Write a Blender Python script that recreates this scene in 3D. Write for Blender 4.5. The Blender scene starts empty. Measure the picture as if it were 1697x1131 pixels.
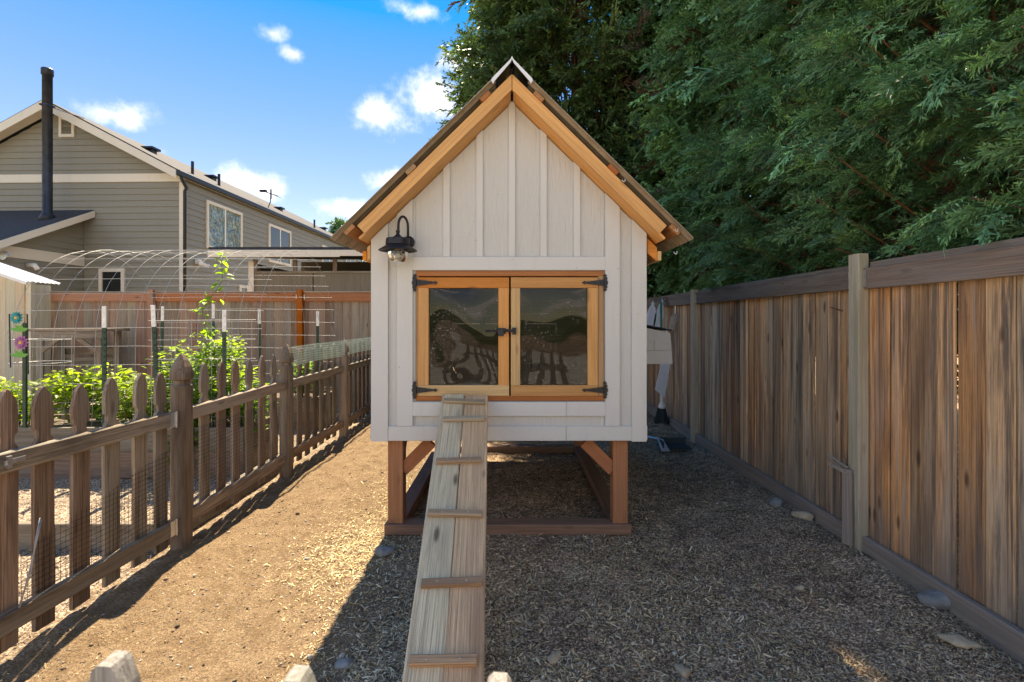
import bpy, math, random
import numpy as np
from mathutils import Matrix, Vector
random.seed(7); rng = np.random.default_rng(7)
scene = bpy.context.scene
R = math.radians

# ------------------------------------------------------------------ camera
CH = 1.40                                     # camera height, metres
F = 820.0                                     # focal length in photo pixels (1697 wide)
cam = bpy.data.cameras.new('camera'); camo = bpy.data.objects.new('camera', cam)
scene.collection.objects.link(camo); scene.camera = camo
cam.sensor_width = 36; cam.lens = 36 * F / 1697
camo.location = (0, 0, CH); camo.rotation_euler = (R(90), 0, 0)
cam.shift_y = -33.5 / 1697
cam.clip_start = .02; cam.clip_end = 3000
cam.dof.use_dof = True; cam.dof.focus_distance = 3.6; cam.dof.aperture_fstop = 8

# ------------------------------------------------------------------ sky and sun
SUN = Vector((-.147, .65, 1.0)).normalized()
SUN_EL = math.asin(SUN.z); SUN_AZ = math.atan2(SUN.x, SUN.y)
world = bpy.data.worlds.new('World'); scene.world = world; world.use_nodes = True
wn = world.node_tree; wn.nodes.clear()
def N(t, nt, **k):
    n = nt.nodes.new(t)
    for a, b in k.items(): setattr(n, a, b)
    return n
wo = N('ShaderNodeOutputWorld', wn); bg = N('ShaderNodeBackground', wn)
sky = N('ShaderNodeTexSky', wn, sky_type='NISHITA', sun_disc=False, sun_elevation=SUN_EL, sun_rotation=SUN_AZ,
        air_density=1.0, dust_density=0.0, ozone_density=3.0)
SKY_STRENGTH = .13
bg.inputs['Strength'].default_value = SKY_STRENGTH
tc = N('ShaderNodeTexCoord', wn)
def wmath(op, a, b=None, c=None, clamp=False):
    m = N('ShaderNodeMath', wn, operation=op, use_clamp=clamp)
    for i, v in enumerate((a, b, c)):
        if v is None: continue
        if isinstance(v, (int, float)): m.inputs[i].default_value = v
        else: wn.links.new(v, m.inputs[i])
    return m.outputs[0]
def wvec(op, a, b=None):
    m = N('ShaderNodeVectorMath', wn, operation=op)
    for i, v in enumerate((a, b)):
        if v is None: continue
        if isinstance(v, (tuple, list)): m.inputs[i].default_value = v
        else: wn.links.new(v, m.inputs[i])
    return m.outputs['Value'] if op == 'LENGTH' else m.outputs[0]
dirv = tc.outputs['Generated']
nz = N('ShaderNodeTexNoise', wn); nz.inputs['Scale'].default_value = 13; nz.inputs['Detail'].default_value = 10
nz.inputs['Roughness'].default_value = .62
wn.links.new(dirv, nz.inputs['Vector'])
# each cumulus: direction (azimuth right of north, elevation), half widths in radians, weight
clouds = [(-14.8, 22.0, .085, .043, 1.0), (-9.5, 23.8, .085, .060, 1.0), (-13.6, 15.6, .062, .026, 1.0),
          (-19.0, 12.2, .075, .024, .95), (-28.2, 13.6, .085, .036, .95), (-38.8, 18.0, .060, .022, .85),
          (-32.3, 12.0, .06, .02, .7), (-23.8, 26.2, .032, .018, .9), (-25.8, 27.6, .030, .016, .7),
          (-11.0, 31.5, .06, .02, .6), (-43.5, 14.5, .05, .025, .8), (-36.0, 15.4, .035, .012, .7),
          (-6.0, 27.5, .05, .03, .9)]
dens = None
for az, el, sx, sz, wgt in clouds:
    a, e = R(az), R(el)
    c = Vector((math.sin(a) * math.cos(e), math.cos(a) * math.cos(e), math.sin(e)))
    rt = Vector((math.cos(a), -math.sin(a), 0)); up = rt.cross(c); up = up if up.z > 0 else -up
    d = N('ShaderNodeVectorMath', wn, operation='SUBTRACT'); wn.links.new(dirv, d.inputs[0]); d.inputs[1].default_value = c
    dx = N('ShaderNodeVectorMath', wn, operation='DOT_PRODUCT'); wn.links.new(d.outputs[0], dx.inputs[0]); dx.inputs[1].default_value = rt / sx
    dy = N('ShaderNodeVectorMath', wn, operation='DOT_PRODUCT'); wn.links.new(d.outputs[0], dy.inputs[0]); dy.inputs[1].default_value = up / sz
    dz = N('ShaderNodeVectorMath', wn, operation='DOT_PRODUCT'); wn.links.new(d.outputs[0], dz.inputs[0]); dz.inputs[1].default_value = c / .5
    cb = N('ShaderNodeCombineXYZ', wn)
    for i, q in enumerate((dx, dy, dz)): wn.links.new(q.outputs['Value'], cb.inputs[i])
    r = wvec('LENGTH', cb.outputs[0])
    b = wmath('MULTIPLY', wmath('SUBTRACT', 1.0, r), wgt)
    dens = b if dens is None else wmath('MAXIMUM', dens, b)
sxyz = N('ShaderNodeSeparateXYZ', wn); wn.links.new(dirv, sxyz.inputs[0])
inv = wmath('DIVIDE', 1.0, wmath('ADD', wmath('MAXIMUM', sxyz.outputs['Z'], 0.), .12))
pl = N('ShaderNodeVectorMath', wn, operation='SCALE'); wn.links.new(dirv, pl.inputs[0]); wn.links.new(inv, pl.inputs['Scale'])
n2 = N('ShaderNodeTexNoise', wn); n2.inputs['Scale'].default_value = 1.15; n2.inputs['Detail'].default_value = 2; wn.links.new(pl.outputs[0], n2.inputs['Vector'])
fill_clouds = wmath('MULTIPLY', wmath('SUBTRACT', n2.outputs['Fac'], .50), 9.0)  # clouds added outside the view, dense enough to brighten the shaded ground
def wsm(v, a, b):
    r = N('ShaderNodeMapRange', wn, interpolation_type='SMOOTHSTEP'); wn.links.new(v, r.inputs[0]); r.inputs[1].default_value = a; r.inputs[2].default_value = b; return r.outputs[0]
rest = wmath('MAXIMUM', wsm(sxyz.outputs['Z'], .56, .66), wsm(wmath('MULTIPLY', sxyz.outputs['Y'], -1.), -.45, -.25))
fill_clouds = wmath('MINIMUM', fill_clouds, wmath('SUBTRACT', wmath('MULTIPLY', rest, 4.0), 2.5))
dens = wmath('MAXIMUM', wmath('MAXIMUM', dens, fill_clouds), -.55)
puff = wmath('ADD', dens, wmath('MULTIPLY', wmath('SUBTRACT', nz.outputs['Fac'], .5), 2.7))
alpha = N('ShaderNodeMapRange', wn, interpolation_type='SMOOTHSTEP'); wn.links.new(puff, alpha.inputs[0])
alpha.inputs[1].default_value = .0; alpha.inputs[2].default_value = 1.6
hs = N('ShaderNodeHueSaturation', wn); hs.inputs['Saturation'].default_value = 1.44; hs.inputs['Hue'].default_value = .533; wn.links.new(sky.outputs[0], hs.inputs['Color'])
gma = N('ShaderNodeGamma', wn); gma.inputs['Gamma'].default_value = .55; wn.links.new(hs.outputs[0], gma.inputs['Color'])
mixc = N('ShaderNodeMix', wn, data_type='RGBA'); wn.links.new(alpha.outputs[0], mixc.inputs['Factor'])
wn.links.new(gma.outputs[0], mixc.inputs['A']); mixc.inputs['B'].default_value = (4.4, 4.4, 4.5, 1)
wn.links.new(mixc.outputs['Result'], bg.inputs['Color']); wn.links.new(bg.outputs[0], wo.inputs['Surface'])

sl = bpy.data.lights.new('sun', 'SUN'); so = bpy.data.objects.new('sun', sl); scene.collection.objects.link(so)
sl.energy = 3.6; sl.angle = R(.6); sl.color = (1.0, .93, .82)
so.rotation_euler = SUN.to_track_quat('Z', 'Y').to_euler(); so.location = (-3, 12, 20)

vs = scene.view_settings
vs.view_transform = 'Standard'; vs.look = 'None'; vs.gamma = 1; vs.use_curve_mapping = False
vs.exposure = 2.05
vs.use_white_balance = True; vs.white_balance_temperature = 8300; vs.white_balance_tint = 10
scene.render.engine = 'CYCLES'
scene.cycles.max_bounces = 5; scene.cycles.diffuse_bounces = 3; scene.cycles.glossy_bounces = 2; scene.cycles.transmission_bounces = 2; scene.cycles.transparent_max_bounces = 6

# ------------------------------------------------------------------ helpers
col = scene.collection
I4 = Matrix.Identity(4)
WM = {}
BASE = [I4]
def put(o, M=I4, parent=None):
    M = BASE[0] @ M
    col.objects.link(o)
    if parent is not None:
        o.parent = parent; o.matrix_basis = WM[parent.as_pointer()].inverted() @ M
    else: o.matrix_basis = M
    WM[o.as_pointer()] = M
    return o
def tag(o, label, cat=None, group=None, kind=None):
    o['label'] = label
    if cat: o['category'] = cat
    if group: o['group'] = group
    if kind: o['kind'] = kind
    return o
def thing(name, loc, label, cat, group=None):
    o = bpy.data.objects.new(name, None); o.empty_display_size = .1
    put(o, Matrix.Translation(loc)); return tag(o, label, cat, group)
def obj(name, V, Fc, mat, parent=None, M=I4, smooth=False):
    me = bpy.data.meshes.new(name); me.from_pydata([tuple(v) for v in V], [], [tuple(f) for f in Fc]); me.update()
    me.materials.append(mat)
    if smooth: me.polygons.foreach_set('use_smooth', [True] * len(me.polygons))
    return put(bpy.data.objects.new(name, me), M, parent)
def npobj(name, V, T, mat, parent=None, M=I4, cols=None, smooth=False):
    """big triangle mesh from numpy arrays; cols = per-vertex colour of the thing itself"""
    V = np.asarray(V, np.float32); T = np.asarray(T, np.int32); k = T.shape[1]
    me = bpy.data.meshes.new(name); me.vertices.add(len(V)); me.vertices.foreach_set('co', V.ravel())
    me.loops.add(T.size); me.loops.foreach_set('vertex_index', T.ravel())
    me.polygons.add(len(T)); me.polygons.foreach_set('loop_start', np.arange(0, T.size, k, dtype=np.int32))
    me.polygons.foreach_set('loop_total', np.full(len(T), k, np.int32))
    if smooth: me.polygons.foreach_set('use_smooth', np.ones(len(T), bool))
    me.update(calc_edges=True)
    if cols is not None:
        at = me.color_attributes.new('tint', 'FLOAT_COLOR', 'POINT')
        c4 = np.ones((len(V), 4), np.float32); c4[:, :3] = cols; at.data.foreach_set('color', c4.ravel())
    me.materials.append(mat)
    return put(bpy.data.objects.new(name, me), M, parent)
class MB:
    """collects shapes that form ONE part"""
    def __init__(s): s.V = []; s.F = []
    def add(s, V, Fc):
        o = len(s.V); s.V += [tuple(v) for v in V]; s.F += [tuple(i + o for i in f) for f in Fc]; return s
    def box(s, x0, x1, y0, y1, z0, z1):
        V = [(x, y, z) for x in (x0, x1) for y in (y0, y1) for z in (z0, z1)]
        return s.add(V, [(0,1,3,2),(4,6,7,5),(0,4,5,1),(2,3,7,6),(0,2,6,4),(1,5,7,3)])
    def tube(s, pts, r, n=6, cap=True):
        V, Fc = tube_geo(pts, r, n, cap); return s.add(V, Fc)
    def lathe(s, prof, c=(0,0,0), n=16, axis='z'):
        V, Fc = lathe_geo(prof, n)
        V = [Vector(v) if axis == 'z' else (Vector((v[0], v[2], v[1])) if axis == 'y' else Vector((v[2], v[0], v[1]))) for v in V]
        return s.add([v + Vector(c) for v in V], Fc)
    def prism(s, poly, y0, y1):
        V, Fc = prism_geo(poly, y0, y1); return s.add(V, Fc)
    def build(s, name, mat, parent=None, M=I4, smooth=False): return obj(name, s.V, s.F, mat, parent, M, smooth)
def frame_of(x, hint):
    x = Vector(x).normalized(); z = Vector(hint); z = z - x * z.dot(x)
    if z.length < 1e-5:
        z = Vector((0, 1, 0)) if abs(x.y) < .9 else Vector((1, 0, 0)); z = z - x * z.dot(x)
    z.normalize(); y = z.cross(x); return x, y, z
def tube_geo(pts, r, n=6, cap=True):
    pts = [Vector(p) for p in pts]; V = []; Fc = []; m = len(pts)
    rr = r if isinstance(r, (list, tuple)) else [r] * m
    ref = Vector((.13, .31, .94)); prev = None
    for i, p in enumerate(pts):
        t = (pts[min(i + 1, m - 1)] - pts[max(i - 1, 0)]).normalized()
        a = (prev if prev is not None else ref); a = a - t * a.dot(t)
        if a.length < 1e-4: a = Vector((1, 0, 0)) - t * t.x
        a.normalize(); prev = a; b = t.cross(a)
        for k in range(n):
            an = 2 * math.pi * k / n; V.append(p + (a * math.cos(an) + b * math.sin(an)) * rr[i])
    for i in range(m - 1):
        for k in range(n):
            k2 = (k + 1) % n; Fc.append((i*n+k, i*n+k2, (i+1)*n+k2, (i+1)*n+k))
    if cap: Fc.append(tuple(range(n - 1, -1, -1))); Fc.append(tuple((m-1)*n + k for k in range(n)))
    return V, Fc
def lathe_geo(prof, n=16):
    V = []; Fc = []
    for r, z in prof:
        for k in range(n): a = 2*math.pi*k/n; V.append((r*math.cos(a), r*math.sin(a), z))
    for i in range(len(prof) - 1):
        for k in range(n): k2 = (k+1) % n; Fc.append((i*n+k, i*n+k2, (i+1)*n+k2, (i+1)*n+k))
    if prof[0][0] > 1e-4: Fc.append(tuple(range(n-1, -1, -1)))
    if prof[-1][0] > 1e-4: Fc.append(tuple((len(prof)-1)*n + k for k in range(n)))
    return V, Fc
def prism_geo(poly, y0, y1):
    n = len(poly); V = [(x, y0, z) for x, z in poly] + [(x, y1, z) for x, z in poly]
    Fc = [tuple(range(n)), tuple(range(2*n-1, n-1, -1))] + [((i+1) % n, i, n+i, n+(i+1) % n) for i in range(n)]
    return V, Fc
def board(name, a, b, w, t, mat, parent=None, n=(0,0,1), ch=.003, wob=.0):
    """chamfered plank from a to b; local x runs along the grain, n is the direction of its thickness"""
    a = Vector(a); b = Vector(b); L = (b - a).length; x, y, z = frame_of(b - a, n)
    M = Matrix((x, y, z)).transposed().to_4x4(); M.translation = (a + b) / 2
    w2, t2 = w/2, t/2; c = min(ch, w2*.6, t2*.6)
    ring = [(w2-c,-t2),(w2,-t2+c),(w2,t2-c),(w2-c,t2),(-w2+c,t2),(-w2,t2-c),(-w2,-t2+c),(-w2+c,-t2)]
    ns = 2 if wob == 0 else max(3, int(L/.25)+2)
    V = []; Fc = []
    ph = random.uniform(0, 6.3); ph2 = random.uniform(0, 6.3)
    for i in range(ns):
        u = -L/2 + L*i/(ns-1)
        oy = wob*math.sin(u*2.1+ph) if wob else 0; oz = wob*.8*math.sin(u*2.7+ph2) if wob else 0
        V += [(u, p+oy, q+oz) for p, q in ring]
        if i:
            o = (i-1)*8; Fc += [(o+k, o+(k+1)%8, o+8+(k+1)%8, o+8+k) for k in range(8)]
    Fc += [tuple(range(7,-1,-1)), tuple((ns-1)*8+k for k in range(8))]
    return obj(name, V, Fc, mat, parent, M)
def bx(name, x0, x1, y0, y1, z0, z1, mat, parent=None, ch=.003):
    d = (x1-x0, y1-y0, z1-z0); k = d.index(max(d)); c = [(x0+x1)/2, (y0+y1)/2, (z0+z1)/2]
    a = list(c); b = list(c); a[k] -= d[k]/2; b[k] += d[k]/2
    o = [i for i in range(3) if i != k]; th = min(o, key=lambda i: d[i]); wd = [i for i in o if i != th][0]
    n = [0,0,0]; n[th] = 1
    return board(name, a, b, d[wd], d[th], mat, parent, n, ch)
def vnoise(x, y, s, seed=0):
    """smooth 2-D value noise in 0..1 on numpy arrays"""
    x = np.asarray(x)/s; y = np.asarray(y)/s; xi = np.floor(x).astype(np.int64); yi = np.floor(y).astype(np.int64)
    fx = x-xi; fy = y-yi; fx = fx*fx*(3-2*fx); fy = fy*fy*(3-2*fy)
    def h(i, j):
        v = (i*374761393 + j*668265263 + seed*1442695041) & 0xffffffff
        v = ((v ^ (v >> 13))*1274126177) & 0xffffffff
        return ((v ^ (v >> 16)) & 0xffff)/65535.
    return (h(xi,yi)*(1-fx)+h(xi+1,yi)*fx)*(1-fy) + (h(xi,yi+1)*(1-fx)+h(xi+1,yi+1)*fx)*fy
def gh(x, y):
    """height of the ground"""
    x = np.asarray(x, float); y = np.asarray(y, float)
    z = (vnoise(x,y,.9,1)-.5)*.045 + (vnoise(x,y,.28,2)-.5)*.022 + (vnoise(x,y,.09,3)-.5)*.012 + (vnoise(x,y,.04,4)-.5)*.007
    near = np.clip((14-np.hypot(x,y-3))/6, 0, 1)
    z = z*near
    z = z + .05*np.exp(-((x-1.98)/.16)**2)*near*(vnoise(x,y,.5,8))
    return z - .012

# ------------------------------------------------------------------ materials
MATS = {}
def mat_new(name):
    m = bpy.data.materials.new(name); m.use_nodes = True; MATS[name] = m
    nt = m.node_tree; return m, nt, nt.nodes['Principled BSDF']
def lk(nt, a, b): nt.links.new(a, b)
def plain(name, c, rough=.6, metal=0., spec=.5, noise=0., nscale=20, bump=0., emit=None):
    m, nt, p = mat_new(name); p.inputs['Roughness'].default_value = rough; p.inputs['Metallic'].default_value = metal
    p.inputs['Specular IOR Level'].default_value = spec; p.inputs['Base Color'].default_value = (*c, 1)
    if noise or bump:
        t = N('ShaderNodeTexCoord', nt); z = N('ShaderNodeTexNoise', nt); z.inputs['Scale'].default_value = nscale; z.inputs['Detail'].default_value = 6
        lk(nt, t.outputs['Object'], z.inputs['Vector'])
        if noise:
            r = N('ShaderNodeMapRange', nt); lk(nt, z.outputs['Fac'], r.inputs[0]); r.inputs[1].default_value=.3; r.inputs[2].default_value=.7
            r.inputs[3].default_value = 1-noise; r.inputs[4].default_value = 1+noise
            mx = N('ShaderNodeVectorMath', nt, operation='SCALE'); mx.inputs[0].default_value = c; lk(nt, r.outputs[0], mx.inputs['Scale'])
            lk(nt, mx.outputs[0], p.inputs['Base Color'])
        if bump:
            b = N('ShaderNodeBump', nt); b.inputs['Strength'].default_value = 1; b.inputs['Distance'].default_value = bump
            lk(nt, z.outputs['Fac'], b.inputs['Height']); lk(nt, b.outputs[0], p.inputs['Normal'])
    return m
def wood(name, light, dark, stain=None, stain_amt=.0, rough=.75, grain=28., bump=.0012, vary=.25, knots=.6, hue=.02, streak=.5, dirt=None, dirt_end=-1, dirt_len=.25, lscale=1.0, drip=None):
    """sawn wood: grain along local x, each board shifted and tinted by its own random number"""
    m, nt, p = mat_new(name); p.inputs['Roughness'].default_value = rough; p.inputs['Specular IOR Level'].default_value = .25
    t = N('ShaderNodeTexCoord', nt); oi = N('ShaderNodeObjectInfo', nt)
    off = N('ShaderNodeVectorMath', nt, operation='SCALE'); off.inputs[0].default_value = (37., 11., 23.); lk(nt, oi.outputs['Random'], off.inputs['Scale'])
    ad = N('ShaderNodeVectorMath', nt, operation='ADD'); lk(nt, t.outputs['Object'], ad.inputs[0]); lk(nt, off.outputs[0], ad.inputs[1])
    def mp(s):
        q = N('ShaderNodeVectorMath', nt, operation='MULTIPLY'); lk(nt, ad.outputs[0], q.inputs[0]); q.inputs[1].default_value = s; return q.outputs[0]
    def noise(v, d=5, r=.6, dist=0):
        z = N('ShaderNodeTexNoise', nt); z.inputs['Scale'].default_value = 1; z.inputs['Detail'].default_value = d; z.inputs['Roughness'].default_value = r
        z.inputs['Distortion'].default_value = dist; lk(nt, v, z.inputs['Vector']); return z.outputs['Fac']
    def rng_(v, a, b, c=0., d=1.):
        r = N('ShaderNodeMapRange', nt); r.interpolation_type = 'SMOOTHSTEP'; lk(nt, v, r.inputs[0])
        for i, q in enumerate((a, b, c, d)): r.inputs[i+1].default_value = q
        return r.outputs[0]
    def mixc(f, a, b, bt='MIX'):
        q = N('ShaderNodeMix', nt, data_type='RGBA', blend_type=bt)
        for k, v in (('Factor', f), ('A', a), ('B', b)):
            if isinstance(v, (int, float)): q.inputs[k].default_value = v
            elif isinstance(v, tuple): q.inputs[k].default_value = (*v, 1)
            else: lk(nt, v, q.inputs[k])
        return q.outputs['Result']
    fine = noise(mp((3.0*lscale, grain*8, grain*8)), 8, .78, .25)
    ring = noise(mp((.7*lscale, grain*2.0, grain*2.0)), 5, .62, 1.4)
    blot = noise(mp((1.1*lscale, 7, 7)), 4, .6)
    c = mixc(rng_(ring, .35, .65), light, tuple(light[i]*.45+dark[i]*.55 for i in range(3)))
    c = mixc(rng_(fine, .46, .62, 0, min(.95, streak+.35)), c, dark)
    c = mixc(rng_(blot, .50, .66, 0, min(.9, streak+.1)), c, dark)
    if stain: c = mixc(rng_(noise(mp((.8*lscale, 10, 10)), 5, .65), .45, .65, 0, stain_amt), c, stain)
    if drip: c = mixc(rng_(noise(mp((.45, 16, 16)), 6, .72, .5), .47, .62, 0, .85), c, drip)
    if knots:
        vo = N('ShaderNodeTexVoronoi', nt); vo.inputs['Scale'].default_value = 1; lk(nt, mp((2.6, 8.5, 8.5)), vo.inputs['Vector'])
        c = mixc(rng_(vo.outputs['Distance'], .05, .16, knots, 0), c, tuple(q*.30 for q in dark))
    if dirt:
        sp = N('ShaderNodeSeparateXYZ', nt); lk(nt, t.outputs['Generated'], sp.inputs[0])
        x = sp.outputs['X']
        if dirt_end > 0:
            s_ = N('ShaderNodeMath', nt, operation='SUBTRACT'); s_.inputs[0].default_value = 1; lk(nt, x, s_.inputs[1]); x = s_.outputs[0]
        wv = N('ShaderNodeMath', nt, operation='MULTIPLY_ADD'); lk(nt, noise(mp((1.6, 14, 14)), 4, .6), wv.inputs[0]); wv.inputs[1].default_value = .9
        lk(nt, x, wv.inputs[2])
        c = mixc(rng_(wv.outputs[0], dirt_len+.22, dirt_len+.75, .8, 0), c, dirt)
    vv = N('ShaderNodeMapRange', nt); lk(nt, oi.outputs['Random'], vv.inputs[0]); vv.inputs[3].default_value = 1-vary; vv.inputs[4].default_value = 1+vary
    h = N('ShaderNodeHueSaturation', nt); lk(nt, c, h.inputs['Color']); lk(nt, vv.outputs[0], h.inputs['Value'])
    r7 = N('ShaderNodeMath', nt, operation='MULTIPLY'); lk(nt, oi.outputs['Random'], r7.inputs[0]); r7.inputs[1].default_value = 7.31
    fr = N('ShaderNodeMath', nt, operation='FRACT'); lk(nt, r7.outputs[0], fr.inputs[0])
    hr = N('ShaderNodeMapRange', nt); lk(nt, fr.outputs[0], hr.inputs[0]); hr.inputs[3].default_value = .5-hue; hr.inputs[4].default_value = .5+hue
    lk(nt, hr.outputs[0], h.inputs['Hue'])
    sr = N('ShaderNodeMapRange', nt); lk(nt, fr.outputs[0], sr.inputs[0]); sr.inputs[3].default_value = 1.15; sr.inputs[4].default_value = .75
    lk(nt, sr.outputs[0], h.inputs['Saturation'])
    lk(nt, h.outputs[0], p.inputs['Base Color'])
    bm = N('ShaderNodeBump', nt); bm.inputs['Distance'].default_value = bump; lk(nt, fine, bm.inputs['Height']); lk(nt, bm.outputs[0], p.inputs['Normal'])
    return m
W_fascia = wood('stained_fascia_wood', (.82,.36,.065), (.52,.18,.03), bump=.0005, vary=.08, knots=.35, streak=.25, rough=.5)
W_door = wood('stained_door_wood', (.66,.37,.13), (.42,.20,.065), bump=.0004, vary=.10, knots=.45, streak=.25, rough=.5)
W_jamb = wood('stained_jamb_wood', (.44,.22,.085), (.27,.12,.045), bump=.0005, vary=.08, knots=.3, streak=.3, rough=.55)
W_leg = wood('treated_leg_wood', (.44,.21,.10), (.28,.125,.06), bump=.0008, vary=.10, knots=.35, streak=.35, rough=.65, dirt=(.12,.085,.06), dirt_len=-.15)
W_skid = wood('dirty_skid_wood', (.30,.18,.115), (.14,.09,.062), bump=.001, vary=.15, knots=.3, streak=.5)
W_ramp = wood('weathered_ramp_wood', (.84,.58,.33), (.30,.185,.105), stain=(.56,.40,.22), stain_amt=.55, bump=.002, vary=.06, knots=.85, streak=.55, grain=34)
W_cleat = wood('weathered_cleat_wood', (.52,.37,.22), (.19,.13,.08), stain=(.34,.28,.16), stain_amt=.5, bump=.002, vary=.12, knots=.4)
W_picket = wood('weathered_picket_wood', (.32,.235,.16), (.085,.06,.044), stain=(.28,.245,.20), stain_amt=.7, streak=.65, bump=.002, vary=.22, knots=.5)
W_grey = wood('silver_grey_picket_wood', (.33,.32,.30), (.13,.12,.105), stain=(.24,.225,.15), stain_amt=.4, bump=.0015, vary=.08, knots=.3)
W_fence = wood('cedar_fence_wood', (.84,.49,.225), (.26,.15,.085), stain=(.50,.41,.31), stain_amt=.55, drip=(.10,.08,.065), bump=.0018, vary=.30, knots=.8, hue=.012, streak=.6,
               dirt=(.19,.155,.13), dirt_end=-1, dirt_len=.08, grain=24)
W_frail = wood('dark_fence_rail_wood', (.27,.21,.155), (.10,.08,.065), stain=(.22,.20,.17), stain_amt=.5, bump=.002, vary=.15, knots=.3)
W_fpost = wood('pale_post_wood', (.55,.49,.37), (.33,.28,.20), stain=(.30,.28,.16), stain_amt=.5, bump=.001, vary=.08, knots=.35)
W_kick = wood('dusty_kickboard_wood', (.30,.255,.21), (.17,.145,.12), bump=.001, vary=.12, knots=.2, streak=.4)
W_bfence = wood('brown_back_fence_wood', (.40,.285,.19), (.20,.125,.08), stain=(.27,.235,.20), stain_amt=.5, bump=.001, vary=.2, knots=.85, dirt=(.17,.075,.035), dirt_end=1, dirt_len=-.30)
W_brail = wood('red_stained_rail_wood', (.46,.165,.06), (.26,.085,.03), bump=.0008, vary=.08, knots=.6, streak=.3, hue=.004)
W_bed = wood('raised_bed_wood', (.23,.17,.12), (.10,.075,.055), stain=(.24,.21,.17), stain_amt=.5, bump=.001, vary=.2, knots=.4)
W_bench = wood('grey_bench_wood', (.33,.27,.20), (.10,.075,.055), bump=.001, vary=.15, knots=.3)
W_ply = wood('olive_plywood', (.235,.20,.145), (.17,.14,.10), bump=.0004, vary=.06, knots=0, streak=.3, grain=7, lscale=.7)
W_cream = wood('cream_shed_board', (.62,.55,.40), (.45,.38,.26), bump=.0006, vary=.1, knots=.2, streak=.3)
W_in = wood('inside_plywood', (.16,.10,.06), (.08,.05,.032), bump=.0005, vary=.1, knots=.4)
W_trunk = wood('conifer_bark', (.16,.085,.05), (.06,.035,.025), bump=.01, vary=.1, knots=0, grain=9)

def paint(name, c, dirtc, scale=(60, 60, 9), bump=.0011, rough=.55, amt=.35):
    """painted boards with the embossed grain of siding running upright"""
    m, nt, p = mat_new(name); p.inputs['Roughness'].default_value = rough; p.inputs['Specular IOR Level'].default_value = .3
    t = N('ShaderNodeTexCoord', nt); ge = N('ShaderNodeNewGeometry', nt); q = N('ShaderNodeVectorMath', nt, operation='MULTIPLY'); q.inputs[1].default_value = scale
    lk(nt, ge.outputs['Position'], q.inputs[0])
    z = N('ShaderNodeTexNoise', nt); z.inputs['Scale'].default_value = 1; z.inputs['Detail'].default_value = 4; z.inputs['Distortion'].default_value = .6; lk(nt, q.outputs[0], z.inputs['Vector'])
    z2 = N('ShaderNodeTexNoise', nt); z2.inputs['Scale'].default_value = 3.5; z2.inputs['Detail'].default_value = 7; z2.inputs['Roughness'].default_value=.65
    q2 = N('ShaderNodeVectorMath', nt, operation='MULTIPLY'); q2.inputs[1].default_value = (2.2,2.2,.45); lk(nt, ge.outputs['Position'], q2.inputs[0]); lk(nt, q2.outputs[0], z2.inputs['Vector'])
    r = N('ShaderNodeMapRange', nt); lk(nt, z2.outputs['Fac'], r.inputs[0]); r.inputs[1].default_value=.52; r.inputs[2].default_value=.8; r.inputs[4].default_value=amt
    mx = N('ShaderNodeMix', nt, data_type='RGBA'); lk(nt, r.outputs[0], mx.inputs['Factor']); mx.inputs['A'].default_value=(*c,1); mx.inputs['B'].default_value=(*dirtc,1)
    # small scuffs where paint is chipped
    z3 = N('ShaderNodeTexNoise', nt); z3.inputs['Scale'].default_value = 38; z3.inputs['Detail'].default_value = 3; lk(nt, ge.outputs['Position'], z3.inputs['Vector'])
    r3 = N('ShaderNodeMapRange', nt); lk(nt, z3.outputs['Fac'], r3.inputs[0]); r3.inputs[1].default_value=.72; r3.inputs[2].default_value=.77; r3.inputs[4].default_value=.55
    mx3 = N('ShaderNodeMix', nt, data_type='RGBA'); lk(nt, r3.outputs[0], mx3.inputs['Factor']); lk(nt, mx.outputs['Result'], mx3.inputs['A']); mx3.inputs['B'].default_value=(*[k*.6 for k in dirtc],1)
    lk(nt, mx3.outputs['Result'], p.inputs['Base Color'])
    b = N('ShaderNodeBump', nt); b.inputs['Distance'].default_value = bump; lk(nt, z.outputs['Fac'], b.inputs['Height']); lk(nt, b.outputs[0], p.inputs['Normal'])
    return m
P_siding = paint('white_siding_paint', (.56,.55,.515), (.46,.42,.36), bump=.007)
P_trim = paint('white_trim_paint', (.615,.605,.575), (.46,.44,.39), bump=.0008)
P_house = paint('taupe_house_paint', (.255,.242,.195), (.205,.192,.152), scale=(3,3,40), bump=.0015, amt=.5)
P_htrim = paint('cream_house_trim', (.72,.66,.55), (.60,.54,.43), bump=.0006)
M_black = plain('black_iron', (.018,.018,.022), .45, .3, noise=.3)
M_pipe = plain('blue_black_pipe_metal', (.025,.032,.045), .4, .5, noise=.4, nscale=6)
M_gutter = plain('dark_gutter_metal', (.022,.026,.032), .4, .4)
M_shingle = plain('charcoal_shingle', (.035,.036,.042), .9, noise=.5, nscale=30, bump=.01)
M_zinc = plain('zinc_metal', (.55,.56,.57), .35, .9, noise=.2)
M_wire = plain('galvanised_wire', (.34,.345,.35), .55, .4)
M_bwire = plain('black_mesh_wire', (.02,.02,.02), .5, .2)
M_net = plain('pale_green_net', (.50,.66,.56), .5)
M_tgreen = plain('dark_green_post_paint', (.012,.045,.028), .45, .1, noise=.3)
M_twhite = plain('white_post_paint', (.78,.77,.72), .5, noise=.12)
M_white = plain('white_plastic', (.78,.78,.77), .4, noise=.06, nscale=15)
M_greenh = plain('green_handle_paint', (.012,.16,.07), .35)
M_bristle = plain('dark_bristles', (.035,.05,.055), .8, noise=.4, nscale=60)
M_grey = plain('grey_plastic', (.30,.31,.33), .5, noise=.15)
M_yellow = plain('yellow_handle_wood', (.55,.36,.10), .5)
M_roof = plain('bronze_roof_panel', (.27,.215,.15), .45, noise=.2, nscale=12)
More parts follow.
